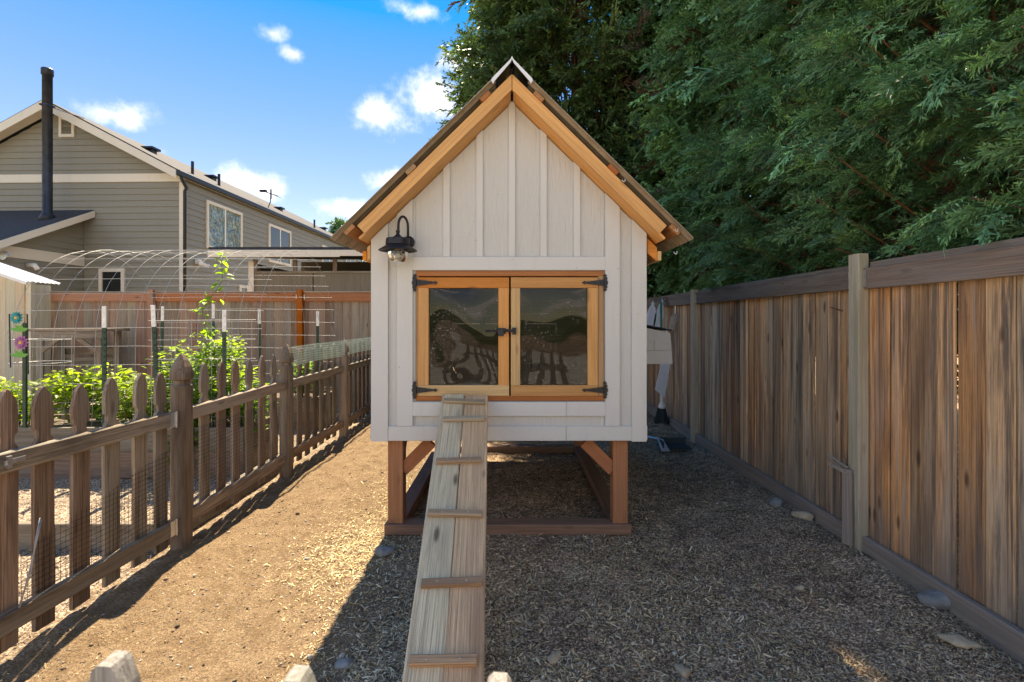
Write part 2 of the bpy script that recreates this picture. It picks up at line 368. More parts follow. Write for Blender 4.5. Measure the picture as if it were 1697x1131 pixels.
M_stone = plain('grey_stone', (.22,.22,.21), .85, noise=.35, nscale=14, bump=.01)
M_tan = plain('tan_stone', (.42,.33,.22), .85, noise=.3, nscale=14, bump=.008)
M_rubber = plain('black_gasket', (.02,.018,.016), .7)
M_teal = plain('teal_flower_paint', (.03,.33,.34), .4, noise=.2)
M_purple = plain('mauve_flower_paint', (.42,.16,.34), .4, noise=.25)
M_gold = plain('gold_flower_centre', (.75,.42,.06), .4)
M_leafp = plain('green_tin_leaf', (.10,.34,.06), .45)
M_shaving = plain('pine_shavings', (.30,.215,.13), .9, noise=.3, nscale=40, bump=.01)
M_brass = plain('bulb_brass', (.5,.35,.12), .3, .9)
def glassy(name, tint, rough=.02, refl=.10, dust=0., ior=1.5):
    """thin clear sheet: mostly see-through, part mirror by its own angle, dusted"""
    m, nt, p = mat_new(name); nt.nodes.remove(p); out = nt.nodes['Material Output']
    tr = N('ShaderNodeBsdfTransparent', nt); tr.inputs[0].default_value = (*tint, 1); gl = N('ShaderNodeBsdfGlossy', nt); gl.inputs['Roughness'].default_value = rough
    fr = N('ShaderNodeFresnel', nt); fr.inputs['IOR'].default_value = ior
    ad = N('ShaderNodeMath', nt, operation='ADD', use_clamp=True); lk(nt, fr.outputs[0], ad.inputs[0]); ad.inputs[1].default_value = refl
    mx = N('ShaderNodeMixShader', nt); lk(nt, ad.outputs[0], mx.inputs[0]); lk(nt, tr.outputs[0], mx.inputs[1]); lk(nt, gl.outputs[0], mx.inputs[2])
    last = mx.outputs[0]
    if dust:
        t = N('ShaderNodeTexCoord', nt); df = N('ShaderNodeBsdfDiffuse', nt); df.inputs[0].default_value = (.62,.58,.52,1)
        z = N('ShaderNodeTexNoise', nt); z.inputs['Scale'].default_value = 95; z.inputs['Detail'].default_value = 2; lk(nt, t.outputs['Object'], z.inputs['Vector'])
        z2 = N('ShaderNodeTexNoise', nt); z2.inputs['Scale'].default_value = 5; z2.inputs['Detail'].default_value = 5; lk(nt, t.outputs['Object'], z2.inputs['Vector'])
        r1 = N('ShaderNodeMapRange', nt); lk(nt, z.outputs['Fac'], r1.inputs[0]); r1.inputs[1].default_value=.62; r1.inputs[2].default_value=.70; r1.inputs[4].default_value=.8
        r2 = N('ShaderNodeMapRange', nt); lk(nt, z2.outputs['Fac'], r2.inputs[0]); r2.inputs[1].default_value=.42; r2.inputs[2].default_value=.75; r2.inputs[3].default_value=.04; r2.inputs[4].default_value=1.
        mm = N('ShaderNodeMath', nt, operation='MULTIPLY'); lk(nt, r1.outputs[0], mm.inputs[0]); lk(nt, r2.outputs[0], mm.inputs[1])
        a2 = N('ShaderNodeMath', nt, operation='MULTIPLY_ADD'); lk(nt, r2.outputs[0], a2.inputs[0]); a2.inputs[1].default_value = .02; lk(nt, mm.outputs[0], a2.inputs[2])
        m3 = N('ShaderNodeMath', nt, operation='MULTIPLY', use_clamp=True); lk(nt, a2.outputs[0], m3.inputs[0]); m3.inputs[1].default_value = dust
        m2 = N('ShaderNodeMixShader', nt); lk(nt, m3.outputs[0], m2.inputs[0]); lk(nt, last, m2.inputs[1]); lk(nt, df.outputs[0], m2.inputs[2]); last = m2.outputs[0]
    lk(nt, last, out.inputs['Surface']); return m
G_pane = glassy('clear_plastic_pane', (.55,.54,.52), .01, .0, dust=.8, ior=1.47)
G_globe = glassy('clear_globe_glass', (.96,.97,.97), .01, .03)
G_roof = glassy('clear_corrugated_plastic', (.90,.90,.86), .45, .0, dust=5)
G_cap = glassy('clear_ridge_plastic', (.93,.95,.97), .08, .16, dust=2.5)
# far window panes: dark interior with mirror, and one hung with crumpled foil
m, nt, p = mat_new('window_glass'); p.inputs['Base Color'].default_value = (.012,.016,.015,1); p.inputs['Roughness'].default_value=.03; p.inputs['Specular IOR Level'].default_value=.9
M_pane = m
m, nt, p = mat_new('crumpled_foil_pane'); p.inputs['Base Color'].default_value = (.30,.40,.40,1); p.inputs['Metallic'].default_value=.95; p.inputs['Roughness'].default_value=.12
t = N('ShaderNodeTexCoord', nt); z = N('ShaderNodeTexNoise', nt); z.inputs['Scale'].default_value=2.6; z.inputs['Detail'].default_value=3; z.inputs['Distortion'].default_value=2.5; lk(nt, t.outputs['Object'], z.inputs['Vector'])
b = N('ShaderNodeBump', nt); b.inputs['Distance'].default_value=.35; lk(nt, z.outputs['Fac'], b.inputs['Height']); lk(nt, b.outputs[0], p.inputs['Normal'])
M_foil = m
def leafmat(name, trans=.4, rough=.5, gain=(1,1,1)):
    m, nt, p = mat_new(name); out = nt.nodes['Material Output']; p.inputs['Roughness'].default_value = rough; p.inputs['Specular IOR Level'].default_value=.35
    a = N('ShaderNodeVertexColor', nt); a.layer_name = 'tint'; lk(nt, a.outputs[0], p.inputs['Base Color'])
    tr = N('ShaderNodeBsdfTranslucent', nt); sc = N('ShaderNodeMix', nt, data_type='RGBA', blend_type='MULTIPLY'); sc.inputs['Factor'].default_value = 1
    lk(nt, a.outputs[0], sc.inputs['A']); sc.inputs['B'].default_value = (*gain, 1); lk(nt, sc.outputs['Result'], tr.inputs[0])
    mx = N('ShaderNodeMixShader', nt); mx.inputs[0].default_value = trans; lk(nt, p.outputs[0], mx.inputs[1]); lk(nt, tr.outputs[0], mx.inputs[2]); lk(nt, mx.outputs[0], out.inputs['Surface'])
    return m
L_con = leafmat('conifer_foliage', .25, .45, (1.3,1.4,.6))
L_veg = leafmat('vegetable_foliage', .6, .45, (1.6,1.7,.7))
m, nt, p = mat_new('wood_chip'); a = N('ShaderNodeVertexColor', nt); a.layer_name='tint'; lk(nt, a.outputs[0], p.inputs['Base Color']); p.inputs['Roughness'].default_value=.8; p.inputs['Specular IOR Level'].default_value=.2
M_chip = m
# ground: tan sawdust path on the left, dark soil under and right of the coop, pale gravel in the garden
m, nt, p = mat_new('soil_and_sawdust'); p.inputs['Roughness'].default_value=.95; p.inputs['Specular IOR Level'].default_value=.15
ge = N('ShaderNodeNewGeometry', nt); sp = N('ShaderNodeSeparateXYZ', nt); lk(nt, ge.outputs['Position'], sp.inputs[0])
def gn(s, d=6, r=.6):
    z = N('ShaderNodeTexNoise', nt); z.inputs['Scale'].default_value=s; z.inputs['Detail'].default_value=d; z.inputs['Roughness'].default_value=r; lk(nt, ge.outputs['Position'], z.inputs['Vector']); return z.outputs['Fac']
def gr(v, a, b, c=0., d=1.):
    r = N('ShaderNodeMapRange', nt, interpolation_type='SMOOTHSTEP'); lk(nt, v, r.inputs[0])
    for i, q in enumerate((a,b,c,d)): r.inputs[i+1].default_value=q
    return r.outputs[0]
def gm(f, a, b):
    q = N('ShaderNodeMix', nt, data_type='RGBA')
    for k, v in (('Factor', f), ('A', a), ('B', b)):
        if isinstance(v, tuple): q.inputs[k].default_value=(*v,1)
        else: lk(nt, v, q.inputs[k])
    return q.outputs['Result']
fine = gn(70, 5, .7); mid = gn(9, 6, .65); big = gn(2.0, 4, .6)
tan = gm(gr(mid,.4,.65), (.225,.157,.094), (.17,.112,.063)); tan = gm(gr(fine,.52,.68), tan, (.10,.066,.04)); tan = gm(gr(fine,.30,.40,1,0), tan, (.36,.28,.175))
soil = gm(gr(mid,.4,.65), (.27,.19,.125), (.15,.105,.07)); soil = gm(gr(fine,.56,.70), soil, (.44,.33,.22)); soil = gm(gr(big,.5,.7), soil, (.33,.24,.165))
grav = gm(gr(fine,.4,.65), (.34,.27,.20), (.16,.12,.09)); grav = gm(gr(mid,.5,.7), grav, (.26,.19,.13))
def cell(scale, lo, hi):
    v = N('ShaderNodeTexVoronoi', nt); v.inputs['Scale'].default_value = scale; lk(nt, ge.outputs['Position'], v.inputs['Vector'])
    q = N('ShaderNodeSeparateColor', nt); lk(nt, v.outputs['Color'], q.inputs[0])
    pw = N('ShaderNodeMath', nt, operation='POWER'); lk(nt, q.outputs[0], pw.inputs[0]); pw.inputs[1].default_value = 1.8
    r = N('ShaderNodeMapRange', nt); lk(nt, pw.outputs[0], r.inputs[0]); r.inputs[3].default_value = lo; r.inputs[4].default_value = hi
    return r.outputs[0], v.outputs['Distance']
def gscale(c, f):
    q = N('ShaderNodeVectorMath', nt, operation='SCALE'); lk(nt, c, q.inputs[0]); lk(nt, f, q.inputs['Scale']); return q.outputs[0]
c1, cd1 = cell(125, .45, 2.5); c2, cd2 = cell(270, .50, 2.2); c3, cd3 = cell(240, .72, 1.5)
soil = gscale(gscale(soil, c1), c2); tan = gscale(tan, c3); grav = gscale(gscale(grav, c1), c3)
e = N('ShaderNodeMath', nt, operation='MULTIPLY_ADD'); lk(nt, mid, e.inputs[0]); e.inputs[1].default_value=.55; lk(nt, sp.outputs['X'], e.inputs[2])
g1 = gm(gr(e.outputs[0], -.62, -.22), tan, soil)
g2 = gm(gr(e.outputs[0], -2.0, -1.7), grav, g1)
# beyond the yard: dull green lawn to the horizon
dist = N('ShaderNodeVectorMath', nt, operation='LENGTH'); lk(nt, ge.outputs['Position'], dist.inputs[0])
g3 = gm(gr(dist.outputs['Value'], 26, 32), g2, gm(gr(mid,.4,.6), (.06,.085,.03), (.09,.10,.045)))
lk(nt, g3, p.inputs['Base Color'])
hb = N('ShaderNodeMath', nt, operation='MULTIPLY_ADD'); lk(nt, c1, hb.inputs[0]); hb.inputs[1].default_value = .18; lk(nt, fine, hb.inputs[2])
b = N('ShaderNodeBump', nt); b.inputs['Distance'].default_value=.012; lk(nt, hb.outputs[0], b.inputs['Height']); lk(nt, b.outputs[0], p.inputs['Normal'])
M_ground = m

# ------------------------------------------------------------------ ground
def axis(lo, a, b, hi, step):
    core = np.arange(a, b + 1e-6, step); k = np.array([.1,.25,.5,1,2,4,8,16,32,64,128,256])
    return np.unique(np.concatenate([[lo], a - k[(a-k) > lo], core, b + k[(b+k) < hi], [hi]]))
xs = axis(-900, -3.4, 2.4, 900, .03); ys = axis(-900, 1.3, 6.4, 1400, .03)
X, Y = np.meshgrid(xs, ys); Z = gh(X, Y)
nx = len(xs); ny = len(ys)
idx = np.arange(nx*ny).reshape(ny, nx)
Q = np.stack([idx[:-1,:-1], idx[:-1,1:], idx[1:,1:], idx[1:,:-1]], -1).reshape(-1, 4)
g = npobj('ground', np.stack([X, Y, Z], -1).reshape(-1, 3), Q, M_ground, smooth=True)
tag(g, 'tan sawdust path and dark soil covering the yard', 'ground', kind='structure')

# unseen pale slab added behind the viewer to bounce sunlight onto the coop
M_conc = plain('pale_concrete', (.48,.45,.40), .9, noise=.12, nscale=3, bump=.002)
tr_ = MB()
tr_.box(-9, 9, -14, -1.0, -.2, .03); tag(tr_.build('bounce_slab', M_conc), 'unseen pale concrete slab added behind the viewer to bounce sunlight', 'bounce_slab', kind='structure')
# ------------------------------------------------------------------ chicken coop
YF = 3.27                                    # front wall face
XL, XR = -.922, .880                         # wall corners
ZB = .61                                     # underside of the box
YB = 5.45                                    # rear wall
ZS = 2.845; SL = .98                         # soffit height at the ridge, slope
def zs(x): return ZS - SL*abs(x)
coop = thing('chicken_coop', (0, YF, 0), 'white board and batten chicken coop on legs with steep gable roof', 'chicken coop')
def strip(name, x0, x1, z0, z1, y0, y1, mat, drop=0.004):
    """upright wall strip whose top follows the roof slope when z1 is None"""
    if z1 is None:
        top = [(x1, zs(x1)-drop)] + ([(0, zs(0)-drop)] if x0 < 0 < x1 else []) + [(x0, zs(x0)-drop)]
    else: top = [(x1, z1), (x0, z1)]
    V, Fc = prism_geo([(x0, z0), (x1, z0)] + top, y0, y1)
    return obj(name, V, Fc, mat, coop)
def X_(px): return (px-848.5)/250.8
bat = [X_(740.5), X_(795), X_(848.3), X_(900.5), X_(955.5)]
DX0, DX1, DZ0, DZ1 = X_(689), X_(1001), .872, 1.730          # door opening
# siding panels between battens above the doors
edges = [DX0] + bat + [DX1]
for i in range(6): strip('siding_panel', edges[i]+.0005, edges[i+1]-.0005, DZ1, None, YF, YF+.012, P_siding)
strip('siding_panel', XL, DX0-.001, ZB+.002, None, YF, YF+.012, P_siding)
strip('siding_panel', DX1+.001, XR, ZB+.002, None, YF, YF+.012, P_siding)
strip('siding_panel', DX0, DX1, ZB+.002, DZ0-.002, YF, YF+.012, P_siding)
for x in bat: strip('batten', x-.021, x+.021, 1.823, None, YF-.017, YF-.0005, P_trim, drop=-.0)
tt = YF-.019
strip('corner_trim', XL-.004, X_(644), ZB-.003, None, tt-.002, YF-.0005, P_trim)
strip('corner_trim', X_(1046), XR+.004, ZB-.003, None, tt-.002, YF-.0005, P_trim)
strip('batten', X_(659), X_(684.6), .708, None, tt, YF-.0005, P_trim)
strip('batten', X_(1002.2), X_(1026), .708, None, tt, YF-.0005, P_trim)
bx('header_trim', X_(684.8), X_(1002), tt-.001, YF-.0005, 1.732, 1.822, P_trim, coop)
bx('apron_trim', X_(684.8), X_(937.5), tt, YF-.0005, .772, .866, P_trim, coop)
bx('apron_trim', X_(938), X_(1002), tt+.001, YF-.0005, .772, .867, P_trim, coop)
bx('skirt_trim', X_(644.3), X_(937.3), tt+.001, YF-.0005, ZB, .706, P_trim, coop)
bx('skirt_trim', X_(938), X_(1045.7), tt, YF-.0005, ZB+.001, .706, P_trim, coop)
# side walls, rear wall with hatch, floor
for x0, x1 in ((XL, XL+.014), (XR-.014, XR)):
    s = bx('side_wall', x0, x1, YF+.0125, YB, ZB, zs(XR)-.01, P_siding, coop)
    o = -1 if x0 < 0 else 1; xo = x0 if x0 < 0 else x1
    for yy in np.arange(YF+.5, YB, .4):
        bx('batten', min(xo, xo+o*.016), max(xo, xo+o*.016), yy-.02, yy+.02, ZB+.1, zs(XR)-.02, P_trim, coop)
    bx('skirt_trim', min(xo, xo+o*.018), max(xo, xo+o*.018), YF+.013, YB, ZB, ZB+.096, P_trim, coop)
HX0, HX1, HZ0, HZ1 = -.66, .49, .80, 1.375
mb = MB(); mb.box(XL, HX0, YB, YB+.015, ZB, zs(XR)-.01); mb.box(HX1, XR, YB, YB+.015, ZB, zs(XR)-.01)
mb.box(HX0, HX1, YB, YB+.015, ZB, HZ0); mb.box(HX0, HX1, YB, YB+.015, HZ1, zs(XR)-.01)
mb.prism([(XL, zs(XR)-.01), (XR, zs(XR)-.01), (0, ZS-.004)], YB, YB+.015)
mb.build('rear_wall', W_in, coop)
bx('rear_hatch', HX0+.011, HX1-.011, YB, YB+.015, HZ0+.012, HZ1-.013, W_in, coop)
for a, b in ((-.35, -.30), (.10, .15)): bx('hatch_cleat', a, b, YB-.02, YB-.001, HZ0-.05, HZ1+.05, W_in, coop)
bx('hatch_cleat', HX1-.05, HX1+.05, YB-.02, YB-.001, 1.17, 1.22, W_in, coop)
bx('hatch_cleat', HX0-.05, HX0+.05, YB-.02, YB-.001, 1.17, 1.26, W_in, coop)
bx('floor', XL+.015, XR-.015, YF+.0125, YB-.001, ZB+.05, ZB+.07, W_in, coop)
vx = np.linspace(XL+.02, XR-.02, 30); vy = np.linspace(YF+.05, YB-.03, 36); A, B_ = np.meshgrid(vx, vy)
C_ = .80 + .09*vnoise(A, B_, .35, 11) + .03*vnoise(A, B_, .1, 12); ii = np.arange(30*36).reshape(36, 30)
npobj('bedding', np.stack([A,B_,C_],-1).reshape(-1,3), np.stack([ii[:-1,:-1],ii[:-1,1:],ii[1:,1:],ii[1:,:-1]],-1).reshape(-1,4), M_shaving, coop, smooth=True)
board('roost_bar', (XL+.015, 4.5, 1.25), (XR-.015, 4.5, 1.25), .06, .04, W_in, coop)
board('roost_bar', (XL+.015, 4.9, 1.45), (XR-.015, 4.9, 1.45), .06, .04, W_in, coop)
# legs, braces, skids
for x in (-.780, .726):
    for y in (3.36, 5.38):
        bx('leg', x-.051, x+.051, y-.051, y+.051, .045, ZB-.004 if y < 4 else ZB-.001, W_leg, coop, ch=.005)
    s = 1 if x < 0 else -1
    board('brace', (x+s*.045, 3.345, .395), (x+s*.235, 3.345, .585), .085, .04, W_leg, coop, n=(0,1,0))
    board('brace', (x, 3.41, .40), (x, 3.61, .60), .085, .04, W_leg, coop, n=(1,0,0))
bx('skid', -.848, .792, 3.285, 3.405, -.025, .044, W_skid, coop, ch=.006)
bx('skid', -.838, .784, 5.33, 5.45, -.025, .044, W_skid, coop, ch=.006)
bx('skid', -.832, -.722, 3.407, 5.328, -.02, .052, W_skid, coop, ch=.006)
bx('skid', .672, .78, 3.407, 5.328, -.02, .052, W_skid, coop, ch=.006)
for y in (3.30, 4.0, 4.7, 5.38): bx('floor_joist', XL+.02, XR-.02, y, y+.038, ZB+.003, ZB+.048, W_leg, coop)
# roof: soffit boards, rake fascias, purlins, corrugated panels, ridge cap
RY0, RY1 = 3.09, 5.62
cs = 1/math.hypot(1, SL); up_r = Vector((SL*cs, 0, cs)); dn_r = Vector((cs, 0, -SL*cs))
for s in (1, -1):
    nrm = Vector((s*up_r.x, 0, up_r.z)); dn = Vector((s*dn_r.x, 0, dn_r.z))
    ap = Vector((s*.002, 0, ZS))
    def pt(d, h, y): return ap + dn*d + nrm*h + Vector((0, y, 0))
    Ls = 1.335
    for y0, y1 in ((RY0+.024, RY0+.185), (RY0+.187, 4.2), (4.202, 4.9), (4.902, RY1-.03)):
        # soffit / roof deck planks; apex end cut upright so both slopes meet
        a = pt(.008, .009, (y0+y1)/2); b = pt(Ls, .009, (y0+y1)/2)
        board('soffit_board', a, b, y1-y0, .016, W_fascia, coop, n=nrm, ch=.001)
    k = .068                                               # fascia depth square to the slope
    for y0 in (RY0, RY1-.026):
        a0 = ap; tz = Vector((0,0,1/cs*k))
        V = []
        for y in (y0, y0+.023):
            for q in (ap, ap + dn*1.285, ap + dn*1.285 + nrm*k, ap + tz): V.append(q + Vector((0, y, 0)))
        # local x along the slope so that the grain follows the board
        M = Matrix((dn, nrm.cross(dn), nrm)).transposed().to_4x4(); M.translation = pt(.6, .03, y0)
        Mi = M.inverted()
        obj('rake_fascia', [Mi @ v for v in V], [(0,1,2,3),(7,6,5,4),(0,4,5,1),(1,5,6,2),(2,6,7,3),(3,7,4,0)], W_fascia, coop, M)
    for d in (.15, .80, 1.335):
        board('purlin', pt(d, k+.0135, RY0-.012), pt(d, k+.0135, RY1+.01), .075, .026, W_jamb, coop, n=nrm)
    # corrugated sheet, ribs running down the slope
    nyy = 150; ysr = np.linspace(RY0-.035, RY1+.03, nyy); wv = .009*np.sin(ysr*2*math.pi/.076)
    V = []; Fc = []
    for j, (d, hh) in enumerate(((.040, k+.037), (1.455, k+.037))):
        for th in (0, .0025):
            V += [tuple(pt(d, hh + wv[i] + th, ysr[i])) for i in range(nyy)]
    n_ = nyy
    for i in range(n_-1):
        Fc += [(i, i+1, 2*n_+i+1, 2*n_+i), (n_+i, 3*n_+i, 3*n_+i+1, n_+i+1), (2*n_+i, 2*n_+i+1, 3*n_+i+1, 3*n_+i), (i, n_+i, n_+i+1, i+1)]
    Fc += [(0, 2*n_, 3*n_, n_), (n_-1, 2*n_-1, 4*n_-1, 3*n_-1)]
    obj('roof_panel', V, Fc, M_roof, coop)
    # edge flashing strip closing the rake
    board('rake_strip', pt(.06, k+.049, RY0-.030), pt(1.45, k+.049, RY0-.030), .016, .005, M_roof, coop, n=nrm)
    # eave: rafter tails and side fascia
    for y in (3.285, 4.0, 4.7, 5.40):
        xw = XR+.019 if s > 0 else -XL+.019
        poly = [(s*xw, zs(xw)-.016), (s*.962, zs(.962)-.016), (s*.962, 1.795), (s*xw, 1.795+(.962-xw)*.9)]
        V, Fc = prism_geo(poly, y, y+.038); obj('rafter_tail', V, Fc, W_fascia, coop)
    bx('eave_strip', min(s*.964, s*.988), max(s*.964, s*.988), 3.275, RY1-.03, 1.80, zs(.988)-.016, W_fascia, coop)
# small white cup hooks under the right rake
for d, hh in ((.885, .075), (1.335, .085), (1.43, -.02)):
    c = Vector((dn_r.x*d, RY0-.006, ZS+dn_r.z*d)) + up_r*hh
    mb = MB(); mb.tube([c+Vector((0,.0,.0)), c+Vector((.004,-.012,-.012)), c+Vector((.012,-.012,-.017)), c+Vector((.018,-.012,-.010)), c+Vector((.016,-.012,.002))], .0022, 6)
    mb.build('cup_hook', M_white, coop, smooth=True)
zr = ZS + .068/cs
V = []; Fc = []
prof = [(-.128, -.122), (-.120,-.107), (-.010, .006), (0, .026), (.010, .006), (.120,-.107), (.128,-.122)]
for y in (RY0-.06, RY1+.05):
    for th in (0, .006): V += [(x, y, zr+.050+z+th) for x, z in prof]
for i in range(6):
    Fc += [(i, i+1, 14+i+1, 14+i), (7+i, 21+i, 21+i+1, 7+i+1), (i, 7+i, 7+i+1, i+1), (14+i, 14+i+1, 21+i+1, 21+i)]
Fc += [(0, 14, 21, 7), (6, 13, 27, 20)]
obj('ridge_cap', V, Fc, G_cap, coop)
M_capedge = plain('white_ridge_edge', (.72,.75,.78), .35)
V = []
for y in (RY0-.068, RY0-.060):
    V += [(x, y, zr+.052+z) for x, z in prof] + [(x*.9, y, zr+.034+z*1.02) for x, z in prof]
Fc = []
for i in range(6): Fc += [(i, i+1, 8+i, 7+i), (14+i, 21+i, 22+i, 15+i), (i, 14+i, 15+i, i+1), (7+i, 8+i, 22+i, 21+i)]
Fc += [(0,7,21,14),(6,20,27,13)]
obj('ridge_end_trim', V, Fc, M_capedge, coop)
# door jambs, doors
bx('door_jamb', DX0+.002, DX1-.002, YF-.012, YF+.05, DZ1-.036, DZ1-.001, W_jamb, coop)
bx('door_sill', DX0+.002, DX1-.002, YF-.014, YF+.05, DZ0+.001, DZ0+.034, W_jamb, coop)
bx('door_jamb', DX0+.002, DX0+.024, YF-.011, YF+.05, DZ0+.0345, DZ1-.0365, W_jamb, coop)
bx('door_jamb', DX1-.040, DX1-.002, YF-.011, YF+.05, DZ0+.0345, DZ1-.0365, W_jamb, coop)
def hinge(parent, x, z, s, yf):
    """black strap hinge: scrolled leaf on the trim, knuckle, tapering strap with a spear tip"""
    mb = MB(); pl = [(0,.060),(-.008,.052),(-.014,.046),(-.008,.040),(-.018,.030),(-.013,.018),(-.020,.006),(-.020,-.006),(-.013,-.018),(-.018,-.030),(-.008,-.040),(-.014,-.046),(-.008,-.052),(0,-.060),
                     (.008,-.052),(.012,-.045),(.006,-.038),(.006,.038),(.012,.045),(.008,.052)]
    if s < 0: pl = [(-a, b) for a, b in pl][::-1]
    mb.prism([(x+a, z+b) for a, b in pl], yf-.006, yf-.001)
    st = [(.010,-.021),(.125,-.006),(.132,-.012),(.140,-.008),(.152,0),(.140,.008),(.132,.012),(.125,.006),(.010,.021)]
    if s < 0: st = [(-a, b) for a, b in st][::-1]
    mb.prism([(x+a, z+b) for a, b in st], yf-.008, yf-.003)
    mb.tube([(x+s*.008, yf-.010, z-.024), (x+s*.008, yf-.010, z+.024)], .006, 8)
    for a in (.03, .07, .11): mb.lathe([(.0045, 0), (.003, -.003), (0, -.0035)], (x+s*a, yf-.008, z), 8, 'y')
    return mb.build('strap_hinge', M_black, parent)
def pane_geo(x0, x1, z0, z1, y, amp, seed, n=46):
    ux = np.linspace(x0, x1, n); uz = np.linspace(z0, z1, n); A, Bz = np.meshgrid(ux, uz)
    e = np.sin(np.pi*(A-x0)/(x1-x0))*np.sin(np.pi*(Bz-z0)/(z1-z0))
    d = (vnoise(A+9, Bz+3, .30, seed)-.5)*2 + (vnoise(A+3, Bz*1.3, .17, seed+1)-.5)*.35 + .3*np.sin((A*1.0+Bz*.7)*13+seed)
    ii = np.arange(n*n).reshape(n, n)
    return np.stack([A, y + amp*d*e**.5, Bz], -1).reshape(-1,3), np.stack([ii[:-1,:-1],ii[:-1,1:],ii[1:,1:],ii[1:,:-1]],-1).reshape(-1,4)
def door(x0, x1, z0, z1, gx0, gx1, gz0, gz1, hs, amp, seed):
    y0, y1 = YF-.016, YF+.018
    mb = MB()
    mb.box(x0+.01, gx0+.004, y1+.001, y1+.006, z0+.01, z1-.01); mb.box(gx1-.004, x1-.01, y1+.001, y1+.006, z0+.01, z1-.01)
    mb.box(gx0+.0045, gx1-.0045, y1+.001, y1+.006, z0+.01, gz0+.004); mb.box(gx0+.0045, gx1-.0045, y1+.001, y1+.006, gz1-.004, z1-.01)
    d = mb.build('door', M_rubber, coop)
    bx('rail', x0, x1, y0, y1, gz1, z1, W_door, d); bx('rail', x0, x1, y0, y1, z0, gz0, W_door, d)
    bx('stile', x0, gx0, y0+.001, y1-.0005, gz0+.0005, gz1-.0005, W_door, d); bx('stile', gx1, x1, y0+.001, y1-.0005, gz0+.0005, gz1-.0005, W_door, d)
    V, Q = pane_geo(gx0-.003, gx1+.003, gz0-.003, gz1+.003, y1-.010, amp, seed)
    npobj('pane', V, Q, G_pane, d, smooth=True)
    hx = DX0-.002 if hs > 0 else DX1+.002
    hinge(d, hx, z1-.036 if True else 0, hs, y0-.003); hinge(d, hx, z0+.040, hs, y0-.003)
    return d
dl = door(X_(693.5), X_(843.6), .905, 1.686, X_(711), X_(826), .976, 1.616, 1, .0075, 21)
dr = door(X_(846.6), X_(990.5), .905, 1.686, X_(862), X_(973.5), .976, 1.616, -1, .0022, 35)
tag(dl, 'left coop door with warped clear pane'); tag(dr, 'right coop door with dusty clear pane')
mb = MB(); yl = YF-.018
mb.box(X_(824), X_(838), yl-.012, yl, 1.315, 1.352); mb.box(X_(849), X_(855.5), yl-.016, yl, 1.31, 1.355)
mb.tube([(X_(805), yl-.022, 1.334), (X_(853), yl-.022, 1.334)], .007, 8); mb.tube([(X_(808), yl-.02, 1.334), (X_(806), yl-.045, 1.330)], .006, 8)
mb.box(X_(826), X_(835), yl-.034, yl-.012, 1.300, 1.345); mb.box(X_(838), X_(848), yl-.024, yl-.012, 1.327, 1.345)
mb.build('latch', M_black, coop)
# nest box on the right side
nx0, nx1, ny0, ny1 = XR+.019, 1.385, 4.30, 5.1
def nestpoly(name, pts, y0, y1): V, Fc = prism_geo(pts, y0, y1); return obj(name, V, Fc, P_trim, coop)
nestpoly('nest_board', [(nx0,1.025),(nx1+.01,1.025),(nx1+.004,1.14),(nx0,1.14)], ny0, ny0+.018)
nestpoly('nest_board', [(nx0,1.142),(1.235,1.142),(1.235,1.222),(nx0,1.272)], ny0, ny0+.018)
nestpoly('nest_board', [(1.237,1.142),(nx1,1.142),(nx1,1.192),(1.237,1.221)], ny0, ny0+.018)
nestpoly('nest_board', [(nx0,1.275),(nx1,1.195),(nx1-.012,1.295),(nx0,1.395)], ny0, ny0+.018)
bx('nest_wall', nx1-.016, nx1, ny0+.019, ny1-.019, 1.03, 1.27, P_trim, coop)
bx('nest_floor', nx0, nx1-.018, ny0+.019, ny1-.019, 1.03, 1.045, P_trim, coop)
nestpoly('nest_board', [(nx0,1.025),(nx1,1.025),(nx1-.012,1.295),(nx0,1.395)], ny1-.018, ny1)
board('nest_lid', (nx0, (ny0+ny1)/2, 1.412), (nx1+.0, (ny0+ny1)/2, 1.318), ny1-ny0+.03, .012, M_shingle, coop, n=(.2,0,1))

# wall lamp fixed beside the doors
lx, ly = -.722, 3.13
lamp = thing('wall_lamp', (lx, YF, 1.8), 'black gooseneck barn lamp with clear glass globe left of the coop doors', 'lamp')
MB().lathe([(.0,0),(.040,0),(.040,-.012),(.026,-.020),(0,-.020)], (lx+.045, YF-.021, 1.915), 16, 'y').build('wall_plate', M_black, lamp, smooth=False)
arc = [(lx+.045, YF-.03, 1.915), (lx+.047, YF-.055, 1.92)] + [(lx+.023+.024*math.cos(a), YF-.06-.03*(1-math.cos(a)), 2.01+.06*math.sin(a)) for a in np.linspace(0, math.pi, 10)] + [(lx, YF-.125, 1.985), (lx, ly, 1.965)]
MB().tube(arc, .008, 8).build('gooseneck_arm', M_black, lamp, smooth=True)
MB().lathe([(0,1.975),(.012,1.972),(.014,1.963),(.010,1.955),(.013,1.945),(.030,1.930),(.034,1.922),(.072,1.920),(.074,1.915),(.076,1.880),(.071,1.878),(.118,1.848),(.121,1.843),(.117,1.842),(.068,1.868),(0,1.870)], (lx, ly, 0), 28).build('lamp_shade', M_black, lamp)
MB().lathe([(.062,1.866),(.064,1.845),(.066,1.820),(.060,1.795),(.046,1.775),(.026,1.764),(0,1.761)], (lx, ly, 0), 24).build('glass_globe', G_globe, lamp, smooth=True)
bl = MB().lathe([(0,1.872),(.014,1.870),(.014,1.850),(.012,1.846)], (lx, ly, 0), 12).build('bulb_socket', M_brass, lamp)
MB().lathe([(.012,1.848),(.018,1.832),(.028,1.812),(.026,1.795),(.014,1.784),(0,1.781)], (lx, ly, 0), 16).build('bulb', G_globe, lamp, smooth=True)

